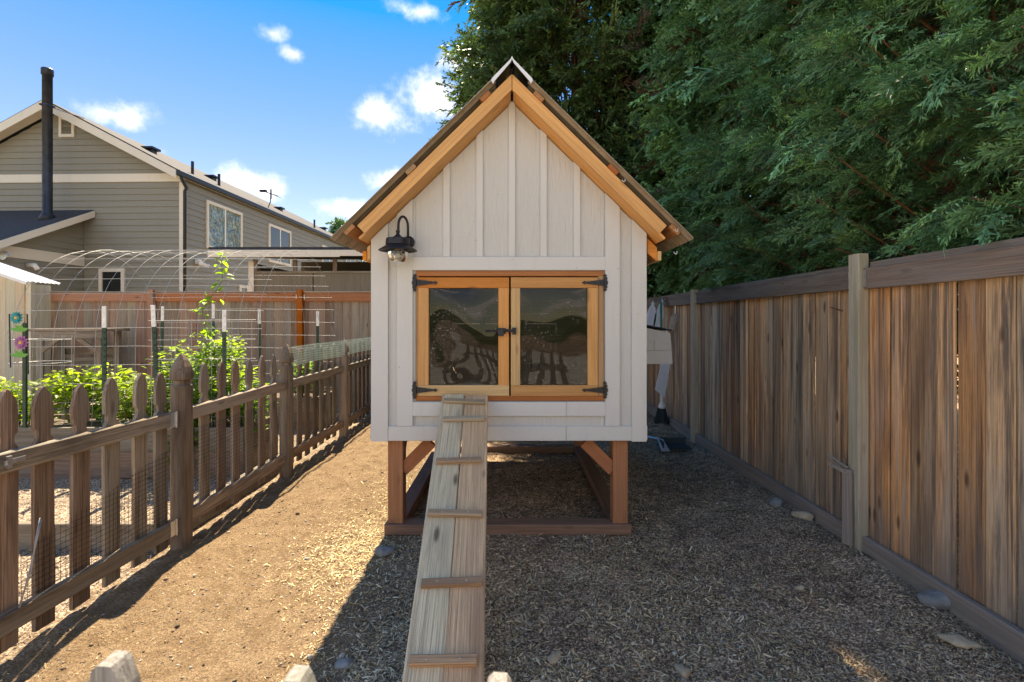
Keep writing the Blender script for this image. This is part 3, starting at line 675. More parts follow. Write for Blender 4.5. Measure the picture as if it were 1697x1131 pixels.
# ------------------------------------------------------------------ ramp
ramp = thing('chicken_ramp', (-.24, 1.5, 0), 'weathered two plank ramp with cleats leaning on the coop door sill', 'ramp')
rt, rb = Vector((-.3045, 3.215, .908)), Vector((-.228, 1.44, -.03))
rd = (rb-rt).normalized(); rx = Vector((1, .045, 0)); rx = (rx - rd*rx.dot(rd)).normalized(); rnn = rx.cross(-rd); rnn = rnn if rnn.z > 0 else -rnn
for s, e in ((-1, .0), (1, .012)):
    o = rx*(s*.0735)
    board('ramp_plank', rt+o+rd*e, rb+o+rd*e*2, .1435, .036, W_ramp, ramp, n=rnn, ch=.004, wob=.002)
for i, yy in enumerate((3.135, 2.985, 2.675, 2.365, 2.055, 1.79)):
    t_ = (3.215-yy)/(3.215-1.44); c = rt.lerp(rb, t_) + rnn*.029 + rx*random.uniform(-.008,.008)
    h_ = .128 - .004*(i % 3); sk = rd*random.uniform(-.010, .006)
    board('ramp_cleat', c - rx*h_ + sk, c + rx*h_ - sk, .036, .022, W_cleat, ramp, n=rnn, ch=.004)
    MB().lathe([(.004,0),(.003,.0015),(0,.002)], c+rnn*.0112-rx*.06, 8).lathe([(.004,0),(.003,.0015),(0,.002)], c+rnn*.0112+rx*.06, 8).build('cleat_nails', M_zinc, ramp)

# ------------------------------------------------------------------ right board fence
FX = 2.13
rf = thing('board_fence', (FX, 2.2, 0), 'tall weathered brown board fence along the right side of the yard', 'fence')
y = -1.2
while y < 7.75:
    w = random.choice((.138, .140, .145, .132, .150)); z0 = .02; top = 1.66
    dx = random.uniform(-.007, .007)
    board('fence_board', (FX+dx, y+w/2, z0), (FX+dx+random.uniform(-.004,.004), y+w/2, top), w-.006, .017, W_fence, rf, n=(1,0,0), ch=.006)
    y += w
posts = (.42, 2.98, 5.66, 7.78)
for py in posts: bx('post', FX-.075, FX-.012, py-.045, py+.045, -.02, 1.80 if py < 5 else 1.755, W_fpost, rf, ch=.004)
ends = [-1.2] + [p for p in posts] + [8.0]
for i in range(len(ends)-1):
    a = ends[i] + (.047 if i else 0); b = ends[i+1] - .047
    board('top_rail', (FX-.030, a, 1.655+random.uniform(-.006,.006)), (FX-.030, b, 1.655+random.uniform(-.006,.006)), .125, .034, W_frail, rf, n=(1,0,0), ch=.004)
    board('cap_board', (FX+.010, a, 1.722), (FX+.010, b, 1.724), .050, .035, W_frail, rf, n=(1,0,0), ch=.003)
    board('kickboard', (FX-.034, a, .055), (FX-.034, b, .055), .135, .036, W_kick, rf, n=(1,0,0), ch=.005)
    if i: 
        for q, sgn in ((a, 1),): MB().box(FX-.052, FX-.048, q+.001, q+.03, 1.60, 1.70).build('rail_bracket', M_zinc, rf)
    MB().box(FX-.053, FX-.0485, b-.03, b-.001, 1.60, 1.70).build('rail_bracket', M_zinc, rf)
# broken grey board leaning at the near post
sc = thing('broken_board', (FX-.12, 3.0, 0), 'short broken grey board leaning on the pale fence post', 'board')
board('board', (FX-.105, 2.985, .05), (FX-.095, 3.0, .50), .06, .02, W_kick, sc, n=(1,.4,0))
for k in range(7):
    a = Vector((FX-.10+random.uniform(-.015,.015), 3.0+random.uniform(-.03,.03), .47+random.uniform(0,.05)))
    board('splinter', a, a+Vector((random.uniform(-.05,.02), random.uniform(.02,.14), random.uniform(.02,.06))), .014, .008, W_kick, sc, n=(1,0,0))

# ------------------------------------------------------------------ picket fence on the left
PX = -2.07
def picket_poly(H, w):
    h = w/2
    return [(-h,0),(h,0),(h,H-.265),(h*.86,H-.245),(h*.60,H-.228),(h*.56,H-.210),(h*.62,H-.196),(h*.88,H-.186),(h*.92,H-.172),(h*.97,H-.125),(h*.86,H-.080),(h*.62,H-.038),(h*.20,H-.010),
            (0,H),(-h*.20,H-.010),(-h*.62,H-.038),(-h*.86,H-.080),(-h*.97,H-.125),(-h*.92,H-.172),(-h*.88,H-.186),(-h*.62,H-.196),(-h*.56,H-.210),(-h*.60,H-.228),(-h*.86,H-.245),(-h,H-.265)]
def picket(parent, x, y, z0, H, w, t, mat, facing_x=True, tilt=0., name='picket'):
    V, Fc = prism_geo([(a+random.uniform(-.0025,.0025), b+random.uniform(-.003,.003)) for a, b in picket_poly(H, w)], -t/2, t/2)
    # local x along the height
    V = [(v[2], v[0], v[1]) for v in V]
    Mx = Matrix(((0,0,1,0),(0,1,0,0),(1,0,0,0),(0,0,0,1))) if facing_x else Matrix(((0,1,0,0),(0,0,1,0),(1,0,0,0),(0,0,0,1)))
    M = Matrix.Translation((x, y, z0)) @ Matrix.Rotation(tilt, 4, 'X' if facing_x else 'Y') @ Mx
    return obj(name, V, Fc, mat, parent, M)
def gothic_post(parent, x, y, H, hw=.046):
    V = []; Fc = []
    prof = [(-.03,1),(H-.205,1),(H-.196,.80),(H-.188,.74),(H-.170,.74),(H-.163,1.06),(H-.150,1.10),(H-.120,1.06),(H-.085,.92),(H-.045,.62),(H-.012,.25),(H,.06)]
    c = .18
    for z, k in prof:
        h = hw*k; q = h*(1-c)
        V += [(z, a, b) for a, b in ((q,-h),(h,-q),(h,q),(q,h),(-q,h),(-h,q),(-h,-q),(-q,-h))]
    for i in range(len(prof)-1): Fc += [(i*8+k, i*8+(k+1)%8, i*8+8+(k+1)%8, i*8+8+k) for k in range(8)]
    Fc += [tuple(range(7,-1,-1)), tuple((len(prof)-1)*8+k for k in range(8))]
    M = Matrix.Translation((x, y, 0)) @ Matrix(((0,0,1,0),(0,1,0,0),(1,0,0,0),(0,0,0,1)))
    return obj('post', V, Fc, W_picket, parent, M)
def wire_grid(name, mat, parent, x, y0, y1, z0, z1, sp, r, top=None, wob=.006):
    """welded mesh standing in the plane x = const"""
    mb = MB(); k = 0
    def ox(yy, zz): return x + wob*math.sin(yy*5.1+zz*3)+wob*.5*math.sin(yy*13)
    for yy in np.arange(y0, y1, sp):
        tz = z1 if top is None else top(yy)
        zz = np.linspace(z0, tz, 4); mb.tube([(ox(yy,q), yy+.003*math.sin(q*9+yy*3), q) for q in zz], r, 3, False)
    for zz in np.arange(z0, z1, sp):
        yy = [q for q in np.arange(y0, y1+.01, .06) if top is None or zz <= top(q)+.001]
        if len(yy) > 1: mb.tube([(ox(q,zz), q, zz+.004*math.sin(q*4)) for q in yy], r, 3, False)
    return mb.build(name, mat, parent)
pf = thing('picket_fence', (PX, 4.0, 0), 'brown weathered picket fence with pointed posts running back beside the coop path', 'fence')
gt = thing('picket_gate', (PX, 2.4, 0), 'nearest left picket fence panel hinged to the first pointed post', 'gate')
PT = 1.105
for yy in (2.045, 2.215, 2.400, 2.590, 2.785, 2.955):
    picket(gt, PX-.027, yy, .035+random.uniform(-.01,.01), PT-.035+random.uniform(-.006,.008), .096, .018, W_picket, tilt=random.uniform(-.008,.008))
picket(gt, PX-.027, 1.86, .035, PT-.035, .096, .018, W_picket)
board('rail', (PX+.002, 1.80, .825), (PX+.002, 3.01, .805), .085, .038, W_picket, gt, n=(1,0,0), ch=.005, wob=.002)
board('rail', (PX+.002, 1.98, .165), (PX+.002, 3.01, .135), .085, .038, W_picket, gt, n=(1,0,0), ch=.005, wob=.002)
for zz in (.80, .145):
    MB().box(PX+.022, PX+.026, 2.965, 3.035, zz-.045, zz+.045).tube([(PX+.028, 3.012, zz-.05), (PX+.028, 3.012, zz+.05)], .006, 8).build('gate_hinge', M_zinc, gt)
MB().box(PX+.022, PX+.027, 1.99, 2.08, .815, .835).box(PX+.022, PX+.032, 2.0, 2.02, .80, .85).build('gate_latch', M_zinc, gt)
wire_grid('wire_mesh', M_bwire, gt, PX-.012, 2.10, 3.0, .13, .62, .0265, .0011, top=lambda q: .42+.20*(q-2.1)/.9)
MB().tube([(PX+.026, 2.05, .21), (PX+.03, 2.10, .34), (PX+.02, 2.13, .46), (PX+.01, 2.16, .54)], .003, 5).tube([(PX+.028, 2.052, .21), (PX+.024, 2.10, .345), (PX+.026, 2.13, .46), (PX+.01, 2.165, .53)], .003, 5).build('twisted_wire', M_wire, gt, smooth=True)
pposts = (3.085, 4.52, 6.06, 7.55)
for i, yy in enumerate(pposts): gothic_post(pf, PX+.01, yy, (1.20, 1.19, 1.18, 1.18)[i])
sec = [(3.085, 4.52, [3.20,3.375,3.565,3.755,3.955,4.145,4.345]), (4.52, 6.06, [4.69,4.88,5.07,5.265,5.45,5.645,5.84]), (6.06, 7.55, [6.24,6.42,6.61,6.80,6.98,7.17,7.36])]
for j, (a, b, ys_) in enumerate(sec):
    for yy in ys_: picket(pf, PX-.027, yy, .04+random.uniform(-.012,.012), PT-.04+random.uniform(-.01,.012)+(.03 if j else 0), .094, .018, W_picket, tilt=random.uniform(-.012,.012))
    board('rail', (PX+.002, a+.048, .81-.0*j), (PX+.002, b-.048, .815), .085, .038, W_picket, pf, n=(1,0,0), ch=.005, wob=.002)
    board('rail', (PX+.002, a+.048, .15), (PX+.002, b-.048, .15), .085, .038, W_picket, pf, n=(1,0,0), ch=.005, wob=.002)
    wire_grid('wire_mesh', M_bwire, pf, PX-.012, a+.05, b-.05, .10, .70 if j == 0 else .92, .0265, .0011)
net = wire_grid('garden_net', M_net, None, PX+.032, 4.56, 7.4, .985, 1.165, .024, .0016, wob=.008)
tag(net, 'pale green plastic netting strung along the far picket tops', 'netting')

# front fence right below the camera: only its tips reach into the picture
ff = thing('front_picket_fence', (0, .46, 0), 'silver grey picket fence directly below the viewer, only its tips showing', 'fence')
for k, (px_, top) in enumerate(((-.71,1.108),(-.542,1.100),(-.371,1.0937),(-.200,1.0797),(-.0115,1.073),(.160,1.060),(.33,1.054),(.50,1.05),(.67,1.045))):
    H = top-.088; w = .080; h = w/2
    V, Fc = prism_geo([(-h,0),(h,0),(h,H-.18),(h*.85,H-.12),(.026,H-.065),(.0165,H-.022),(.010,H-.005),(.007,H),(-.006,H+.001),(-.011,H-.004),(-.0155,H-.022),(-.025,H-.065),(-h*.85,H-.12),(-h,H-.18)], -.011, .011)
    V = [(v[2], v[0], v[1]) for v in V]
    obj('picket', V, Fc, W_grey, ff, Matrix.Translation((px_, .46, .08)) @ Matrix(((0,1,0,0),(0,0,1,0),(1,0,0,0),(0,0,0,1))))
board('rail', (-.80, .436, .82), (.75, .436, .80), .085, .025, W_grey, ff, n=(0,1,0)); board('rail', (-.80, .436, .25), (.75, .436, .25), .085, .025, W_grey, ff, n=(0,1,0))

# ------------------------------------------------------------------ back fence
BY = 8.1
bf = thing('back_fence', (-3, BY, 0), 'brown board fence with red stained top rail across the back of the garden', 'fence')
x = -9.0
while x < 2.1:
    w = random.choice((.138,.142,.146))
    board('fence_board', (x+w/2, BY+random.uniform(-.004,.004), .05), (x+w/2, BY, 1.735), w-.004, .016, W_bfence, bf, n=(0,-1,0), ch=.002)
    x += w
bp = (-8.25, -5.85, -3.44, -1.02, 1.40)
for x in bp: bx('post', x-.046, x+.046, BY-.105, BY-.012, -.02, 1.905, W_brail, bf, ch=.004)
be = (-9.0,) + bp + (2.1,)
for i in range(len(be)-1):
    bx('top_rail', be[i]+.05, be[i+1]-.05, BY-.055, BY-.02, 1.715, 1.855, W_brail, bf, ch=.004)
    bx('cap_board', be[i]+.05, be[i+1]-.05, BY-.062, BY+.02, 1.856, 1.876, W_bfence, bf)
    if i:
        MB().box(be[i]+.052, be[i]+.072, BY-.0585, BY-.0555, 1.75, 1.83).box(be[i]-.072, be[i]-.052, BY-.0585, BY-.0555, 1.75, 1.83).build('rail_bracket', M_zinc, bf)

# ------------------------------------------------------------------ neighbouring house (local frame: x to the right along the gable, y away)
HM = Matrix.Translation((-8.76, 13.2, 0)) @ Matrix.Rotation(R(-1.6), 4, 'Z')
BASE[0] = HM
house = thing('house', (-3.5, 0, 0), 'two storey taupe lap sided house with cream trim left behind the garden', 'house')
RX, RZ, EZ, HS = -3.50, 7.22, 5.34, .525       # ridge, eave height, slope
HW = 7.0; HL = 14.0
def roofz(x): return RZ - .22 - HS*abs(x-RX)
MB().box(-HW+.03, -.03, .03, HL, -.1, 5.2).prism([(-HW+.03,5.2),(-.03,5.2),(-.03, roofz(-.03)-.05),(RX, roofz(RX)-.05),(-HW+.03, roofz(-HW+.03)-.05)], .03, HL).build('wall', P_house, house)
ex = .166
def lap(poly3, nrm, mat=P_house):
    pass
z = 1.30
while z < roofz(RX)-.05:
    z1 = z+ex+.012
    if not (5.13 < z < 5.28 or 5.13 < z+ex*.6 < 5.27):
        zt = min(z1, roofz(RX)-.01)
        half0 = min(3.5, (RZ-.24-z)/HS); half1 = min(3.5, (RZ-.24-zt)/HS)
        xa0, xb0 = max(-HW, RX-half0), min(-.11, RX+half0); xa1, xb1 = max(-HW, RX-half1), min(-.11, RX+half1)
        if xb1 > xa1:
            V = [(xa0,.000,z),(xb0,.000,z),(xb1,.022,zt),(xa1,.022,zt),(xa0,.029,z),(xb0,.029,z),(xb1,.029,zt),(xa1,.029,zt)]
            obj('lap_board', V, [(0,1,2,3),(7,6,5,4),(0,4,5,1),(1,5,6,2),(3,2,6,7),(0,3,7,4)], P_house, house)
    z += ex
z = 1.30
while z < 4.97:
    V = [(.0,.11,z),(.0,HL,z),(-.022,HL,z+ex+.012),(-.022,.11,z+ex+.012),(-.029,.11,z),(-.029,HL,z),(-.029,HL,z+ex+.012),(-.029,.11,z+ex+.012)]
    obj('lap_board', V, [(0,1,2,3),(7,6,5,4),(0,4,5,1),(1,5,6,2),(3,2,6,7),(0,3,7,4)], P_house, house); z += ex
bx('corner_board', -.115, .004, -.012, .03, 1.2, 5.10, P_htrim, house); bx('corner_board', -.02, .015, -.010, .11, 1.2, 5.05, P_htrim, house)
bx('belly_band', -HW, .004, -.018, .03, 5.115, 5.335, P_htrim, house)
# roof slabs with barge boards
for s in (1, -1):
    d = Vector((s, 0, -HS)).normalized(); n_ = Vector((s*HS, 0, 1)).normalized(); ap = Vector((RX, 0, RZ))
    Lr = 4.02 if s > 0 else 3.98
    V = []
    for yy in (-.34, HL+.3):
        for q in (ap - Vector((0,0,.10)), ap + d*Lr - n_*.09, ap + d*Lr, ap): V.append((q.x, yy, q.z))
    r_ = obj('roof', V, [(0,1,2,3),(7,6,5,4),(0,4,5,1),(1,5,6,2),(2,6,7,3),(3,7,4,0)], M_shingle, house)
    V = []
    for yy in (-.36, -.32):
        for q in (ap + Vector((0,0,-.035)), ap + d*(Lr+.0) - n_*.03, ap + d*(Lr+.0) - n_*.03 - Vector((0,0,.215)), ap + Vector((0,0,-.265))): V.append((q.x, yy, q.z))
    obj('barge_board', V, [(0,1,2,3),(7,6,5,4),(0,4,5,1),(1,5,6,2),(2,6,7,3),(3,7,4,0)], P_htrim, r_)
    # soffit
    V = []
    for yy in (-.318, 0):
        for q in (ap + Vector((0,0,-.15)), ap + d*(Lr-.05) - n_*.11, ap + d*(Lr-.05) - n_*.125, ap + Vector((0,0,-.165))): V.append((q.x, yy, q.z))
    obj('soffit', V, [(0,1,2,3),(7,6,5,4),(0,4,5,1),(1,5,6,2),(2,6,7,3),(3,7,4,0)], P_htrim, r_)
    if s > 0:
        ee = ap + d*Lr
        bx('gutter', ee.x-.02, ee.x+.10, -.34, HL, ee.z-.17, ee.z-.03, M_gutter, house, ch=.02)
        bx('eave_soffit', -.001, ee.x-.022, -.31, HL, ee.z-.16, ee.z-.145, P_htrim, house)
        MB().tube([(ee.x+.04, -.22, ee.z-.10), (ee.x+.04, -.22, ee.z-.22), (.10,-.03,ee.z-.42), (.055,-.03,ee.z-.50), (.055,-.03,.1)], .045, 8).build('downspout', M_gutter, house, smooth=True)
        # roof vents, pipes and an aerial on the slope
        for yy, dd, hh in ((1.2, 1.9, .0), (4.0, 1.9, 0), (8.2, 2.2, 0), (13.3, 2.0, 0)):
            q = ap + d*dd; MB().box(q.x-.17, q.x+.17, yy-.17, yy+.17, q.z+.05, q.z+.11).box(q.x-.10, q.x+.10, yy-.1, yy+.1, q.z-.12, q.z+.06).build('roof_vent', M_gutter, house)
        for yy, dd in ((1.0, 3.45), (2.3, 3.40), (9.2, 3.45)):
            q = ap + d*dd; MB().tube([(q.x, yy, q.z-.1), (q.x, yy, q.z+.36)], .04, 8).build('vent_pipe', M_gutter, house)
        q = ap + d*3.3
        MB().tube([(q.x, 5.4, q.z-.05), (q.x+.10, 5.4, q.z+.18), (q.x+.12, 5.4, q.z+.55)], .018, 6).tube([(q.x-.25, 5.35, q.z+.62), (q.x+.35, 5.45, q.z+.42)], .02, 6).box(q.x-.27, q.x-.03, 5.30, 5.42, q.z+.555, q.z+.625).tube([(q.x+.22,5.2,q.z+.46),(q.x+.22,5.7,q.z+.46)], .01, 5).tube([(q.x+.33,5.2,q.z+.42),(q.x+.33,5.7,q.z+.42)], .01, 5).tube([(q.x+.12,5.4,q.z+.3),(q.x+.12,5.4,q.z+.66)], .03, 6).build('aerial', M_gutter, house)
# gable vent
f_ = MB().box(-3.40,-2.98,-.03,.028,6.33,6.41).box(-3.40,-2.98,-.03,.028,6.80,6.88).box(-3.40,-3.33,-.03,.028,6.41,6.80).box(-3.05,-2.98,-.03,.028,6.41,6.80).build('gable_vent', P_htrim, house)
for k in range(8): 
    zz = 6.415+k*.048; obj('louvre', [(-3.33,-.015,zz),(-3.05,-.015,zz),(-3.05,.02,zz+.045),(-3.33,.02,zz+.045),(-3.33,-.009,zz-.004),(-3.05,-.009,zz-.004),(-3.05,.026,zz+.041),(-3.33,.026,zz+.041)], [(0,1,2,3),(7,6,5,4),(0,4,5,1),(2,6,7,3),(1,5,6,2),(0,3,7,4)], P_house, f_)
def window(axis_, a0, a1, z0, z1, pane_mat, mull=True, fr=.085):
    """window in the gable (axis x) or the side wall (axis y)"""
    mb = MB()
    def bb(u0, u1, w0, w1, d0, d1):
        if axis_ == 'x': mb.box(u0, u1, -d1, -d0, w0, w1)
        else: mb.box(d0, d1, u0, u1, w0, w1)
    bb(a0, a1, z0, z0+fr, -.02, .035); bb(a0, a1, z1-fr, z1, -.02, .035); bb(a0, a0+fr, z0+fr, z1-fr, -.02, .034); bb(a1-fr, a1, z0+fr, z1-fr, -.02, .034)
    w = mb.build('window', P_htrim, house)
    c = (a0+a1)/2; ss = [(a0+fr, a1-fr)] if not mull else [(a0+fr, c-.028), (c+.028, a1-fr)]
    if mull:
        mb = MB(); bb(c-.028, c+.028, z0+fr, z1-fr, -.02, .020); mb.build('mullion', M_twhite, w)
    for u0, u1 in ss:
        mb = MB(); bb(u0, u1, z0+fr, z1-fr, -.02, .006); mb.build('pane', pane_mat, w)
    return w
window('y', .93, 2.70, 3.48, 4.86, M_foil); window('y', 4.35, 6.00, 3.50, 4.86, M_pane); window('y', 8.95, 10.6, 3.80, 4.80, M_pane); window('y', 11.9, 13.2, 3.9, 4.80, M_pane)
window('x', -2.30, -1.60, 1.75, 2.80, M_pane, False, .09)
window('y', 2.55, 3.05, 1.55, 2.55, M_pane, False, .09)
# soffit vents / lamp under the eave side
MB().box(.005,.10,.45,.60,2.98,3.10).tube([(.05,.52,3.02),(.18,.42,2.98)], .05, 8).tube([(.05,.62,3.0),(.18,.78,2.94)], .05, 8).build('security_lamp', M_white, house)
# single storey lean-to in front of the gable, with the flue rising through its roof
lxr = -2.45; lz0, lz1 = 4.37, 3.0; ly1 = -2.75
V = [(-HW,-.003,lz0),(lxr,-.003,lz0),(lxr,ly1,lz1),(-HW,ly1,lz1),(-HW,-.003,lz0-.10),(lxr,-.003,lz0-.10),(lxr,ly1,lz1-.10),(-HW,ly1,lz1-.10)]
lr = obj('lean_to_roof', V, [(0,3,2,1),(4,5,6,7),(0,1,5,4),(1,2,6,5),(2,3,7,6),(3,0,4,7)], M_shingle, house)
V = [(lxr+.002,-.004,lz0-.02),(lxr+.002,ly1,lz1-.02),(lxr+.002,ly1,lz1-.19),(lxr+.002,-.004,lz0-.19),(lxr+.04,-.004,lz0-.02),(lxr+.04,ly1,lz1-.02),(lxr+.04,ly1,lz1-.19),(lxr+.04,-.004,lz0-.19)]
obj('barge_board', V, [(0,1,2,3),(7,6,5,4),(0,4,5,1),(1,5,6,2),(2,6,7,3),(3,7,4,0)], P_htrim, lr)
V, Fc = prism_geo([(ly1+.25,-.1),(-.003,-.1),(-.003,lz0-.11),(ly1+.25,lz1-.11+.25*.5)], 0, .1)
lw = obj('lean_to_wall', [(lxr-.30-v[1], v[0], v[2]) for v in V], Fc, P_house, house)
z = 1.6
while z < 4.2:
    ya = max(ly1+.25, -.003-(lz0-.12-z-ex)/.5) if z > 3.0 else ly1+.25
    ya = ly1+.25 if z+ex < lz1 else -(lz0-.13-(z+ex))/.498
    if ya < -.1:
        x0 = lxr-.272; V = [(x0,ya,z),(x0,-.004,z),(x0-.02,-.004,z+ex),(x0-.02,ya,z+ex),(x0-.028,ya,z),(x0-.028,-.004,z),(x0-.028,-.004,z+ex),(x0-.028,ya,z+ex)]
        if not 2.86 < z < 3.16: obj('lap_board', V, [(0,1,2,3),(7,6,5,4),(0,4,5,1),(1,5,6,2),(3,2,6,7),(0,3,7,4)], P_house, house)
    z += ex
bx('belly_band', lxr-.30, lxr-.255, ly1+.2, -.004, 2.86, 3.12, P_htrim, house)
MB().tube([(lxr-.28,-1.5,2.72),(lxr-.10,-1.5,2.72),(lxr-.03,-1.5,2.62)], .055, 10).build('dryer_vent', M_white, house, smooth=True)
MB().tube([(lxr-.28,-2.2,2.85),(lxr-.05,-2.3,2.85)], .05, 10).lathe([(.0,0),(.10,.0),(.10,.06),(.04,.1),(0,.1)], (lxr-.0,-2.32,2.85), 14, 'y').build('flood_lamp', M_zinc, house)
px0, py0 = -2.99, -.75
pz0 = lz0 - .375
fl = MB().lathe([(.20,pz0-.12),(.13,pz0+.10),(.105,pz0+.14),(.105,7.62),(.125,7.62),(.128,7.76),(.118,7.78),(.09,7.78),(.09,7.60)], (px0, py0, 0), 18).build('flue_pipe', M_pipe, house, smooth=True)
MB().tube([(px0, py0, 6.85), (px0+.6, -.36, 6.68)], .012, 5).box(px0-.11, px0+.11, py0-.11, py0+.11, 6.83, 6.87).build('flue_brace', M_pipe, fl)
BASE[0] = I4

# ------------------------------------------------------------------ plywood garden shed behind the back fence
SY = 10.2
sh = thing('plywood_shed', (-3, SY, 0), 'low flat roofed plywood shed behind the red fence rail', 'shed')
x = -5.30
while x < 3: bx('plywood_panel', x, x+1.19, SY, SY+.015, .0, 2.42, W_ply, sh); x += 1.21
x = -5.30
while x < 3: bx('wall_stud', x-.03, x+.06, SY-.02, SY-.001, 2.42, 2.68, W_bench, sh); x += .82
bx('wall_plate', -5.30, 3, SY-.03, SY+.03, 2.38, 2.425, W_bench, sh); bx('corner_trim', -5.42, -5.31, SY-.03, SY+.06, 0, 2.62, P_htrim, sh)
bx('side_wall', -5.40, -5.37, SY+.061, SY+2.4, 0, 2.6, W_ply, sh); bx('rear_wall', -5.37, 3, SY+2.4, SY+2.43, 0, 2.9, W_ply, sh)
sr_ = MB().add([(-6.0,SY-.42,2.80),(3.2,SY-.42,2.80),(3.2,SY+2.6,2.98),(-6.0,SY+2.6,2.98),(-6.0,SY-.42,2.86),(3.2,SY-.42,2.86),(3.2,SY+2.6,3.04),(-6.0,SY+2.6,3.04)], [(0,3,2,1),(4,5,6,7),(0,1,5,4),(1,2,6,5),(2,3,7,6),(3,0,4,7)]).build('roof', M_shingle, sh)
bx('fascia', -6.0, -3.4, SY-.445, SY-.422, 2.66, 2.80, P_htrim, sh); bx('fascia', -3.398, 3.2, SY-.445, SY-.422, 2.68, 2.80, P_htrim, sh)

# ------------------------------------------------------------------ clear roofed shed at the left edge
gs = thing('greenhouse_shed', (-8, 7.75, 0), 'cream boarded garden shed with clear corrugated roof at the left edge', 'shed')
GY = 7.72; x = -9.6
while x < -7.63:
    topz = 2.00 + (-7.55-x)*.34; bx('wall_board', x, x+.138, GY, GY+.018, 0, topz, W_cream, gs); x += .142
bx('corner_post', -7.57, -7.49, GY-.02, GY+.06, 0, 2.0, W_cream, gs); bx('side_wall', -7.52, -7.50, GY+.061, GY+.33, 0, 1.97, W_cream, gs)
V = []; Fc = []; n_ = 60
for j in range(2):
    for i in range(n_):
        yy = GY-.20 + .55*i/(n_-1); xx = -9.8 if j == 0 else -7.36; V.append((xx, yy, 2.07+(-7.55-xx)*.34+.012*math.sin(yy*2*math.pi/.076)+(0)))
Fc = [(i, i+1, n_+i+1, n_+i) for i in range(n_-1)]
obj('roof_panel', V, Fc, G_roof, gs)
board('roof_edge', (-9.8, GY-.21, 2.80), (-7.36, GY-.21, 1.97), .05, .03, M_white, gs, n=(0,1,0))

# ------------------------------------------------------------------ raised beds
def bed(label, x0, x1, y0, y1, h, tiers=2):
    b = thing('raised_bed', ((x0+x1)/2, (y0+y1)/2, 0), label, 'raised bed'); th = h/tiers
    for k in range(tiers):
        z0, z1 = k*th-.02*(k==0), (k+1)*th-.003
        bx('side_plank', x0, x1, y0, y0+.038, z0, z1, W_bed, b, ch=.004); bx('side_plank', x0, x1, y1-.038, y1, z0, z1, W_bed, b, ch=.004)
        bx('end_plank', x0, x0+.038, y0+.039, y1-.039, z0, z1, W_bed, b, ch=.004); bx('end_plank', x1-.038, x1, y0+.039, y1-.039, z0, z1, W_bed, b, ch=.004)
    vx = np.linspace(x0+.03, x1-.03, 40); vy = np.linspace(y0+.03, y1-.03, 14); A, B_ = np.meshgrid(vx, vy)
    C_ = h-.06 + .03*vnoise(A,B_,.12,5); ii = np.arange(40*14).reshape(14,40)
    npobj('soil', np.stack([A,B_,C_],-1).reshape(-1,3), np.stack([ii[:-1,:-1],ii[:-1,1:],ii[1:,1:],ii[1:,:-1]],-1).reshape(-1,4), M_bedsoil, b, smooth=True)
    return b
M_bedsoil = plain('bed_soil', (.11,.08,.055), .95, noise=.4, nscale=40, bump=.01)
bed('long timber raised bed nearest the picket fence, full of yellow green plants', -5.3, -2.42, 4.45, 5.12, .44)
bed('far timber raised bed on the other side of the wire arch', -5.3, -2.50, 6.35, 7.05, .42)
te = thing('timber_edging', (-3, 3.05, 0), 'single low timber edging board on the gravel behind the gate', 'edging')
bx('plank', -4.2, -2.16, 3.03, 3.07, -.02, .155, W_bed, te, ch=.004); bx('plank', -2.20, -2.16, 3.072, 4.6, -.02, .15, W_bed, te, ch=.004)

# ------------------------------------------------------------------ wire arch, steel posts
AX0, AX1, AYc, AR, AZ = -4.72, -2.40, 5.66, .98, 1.22
arch = thing('wire_arch', (-3.5, AYc, 0), 'arched wire garden trellis tunnel spanning the two raised beds', 'trellis')
def arch_pts(x, n=22, jit=0):
    P = [(x, AYc-AR-.03, .40), (x, AYc-AR-.012, .8)]
    P += [(x, AYc-AR*math.cos(a), AZ+.97*math.sin(a)) for a in np.linspace(0, math.pi, n)]
    return P + [(x, AYc+AR+.012, .8), (x, AYc+AR+.03, .40)]
mb = MB()
for i, x in enumerate(np.linspace(AX0, AX1, 13)): mb.tube([(q[0]+.012*math.sin(q[2]*3+i)*.5, q[1], q[2]+.012*math.sin(i*1.7)*(q[2] > 1.3)) for q in arch_pts(x)], .0022, 5, False)
mb.build('hoop_wires', M_wire, arch)
mb = MB()
path = [Vector(q) for q in arch_pts(0, 40)]; L = [0]
for a, b in zip(path[:-1], path[1:]): L.append(L[-1]+(b-a).length)
s_ = .05
while s_ < L[-1]:
    k = max(i for i in range(len(L)) if L[i] <= s_); k = min(k, len(path)-2)
    q = path[k].lerp(path[k+1], (s_-L[k])/max(1e-6, L[k+1]-L[k]))
    mb.tube([(AX0-.03, q.y, q.z), ((AX0+AX1)/2, q.y+.0, q.z+.012), (AX1+.03, q.y, q.z)], .0021, 5, False); s_ += .175
mb.build('cross_wires', M_wire, arch)
mb = MB()
for x in np.linspace(-3.35, -2.42, 6): mb.tube([(x, 4.60, .3), (x, 4.60, 1.42)], .003, 4, False)
for z in np.linspace(.5, 1.4, 6): mb.tube([(-3.38, 4.60, z), (-2.38, 4.60, z+.01)], .003, 4, False)
tr = mb.build('wire_trellis', M_wire); tag(tr, 'flat wire panel at the near end of the garden arch', 'trellis')
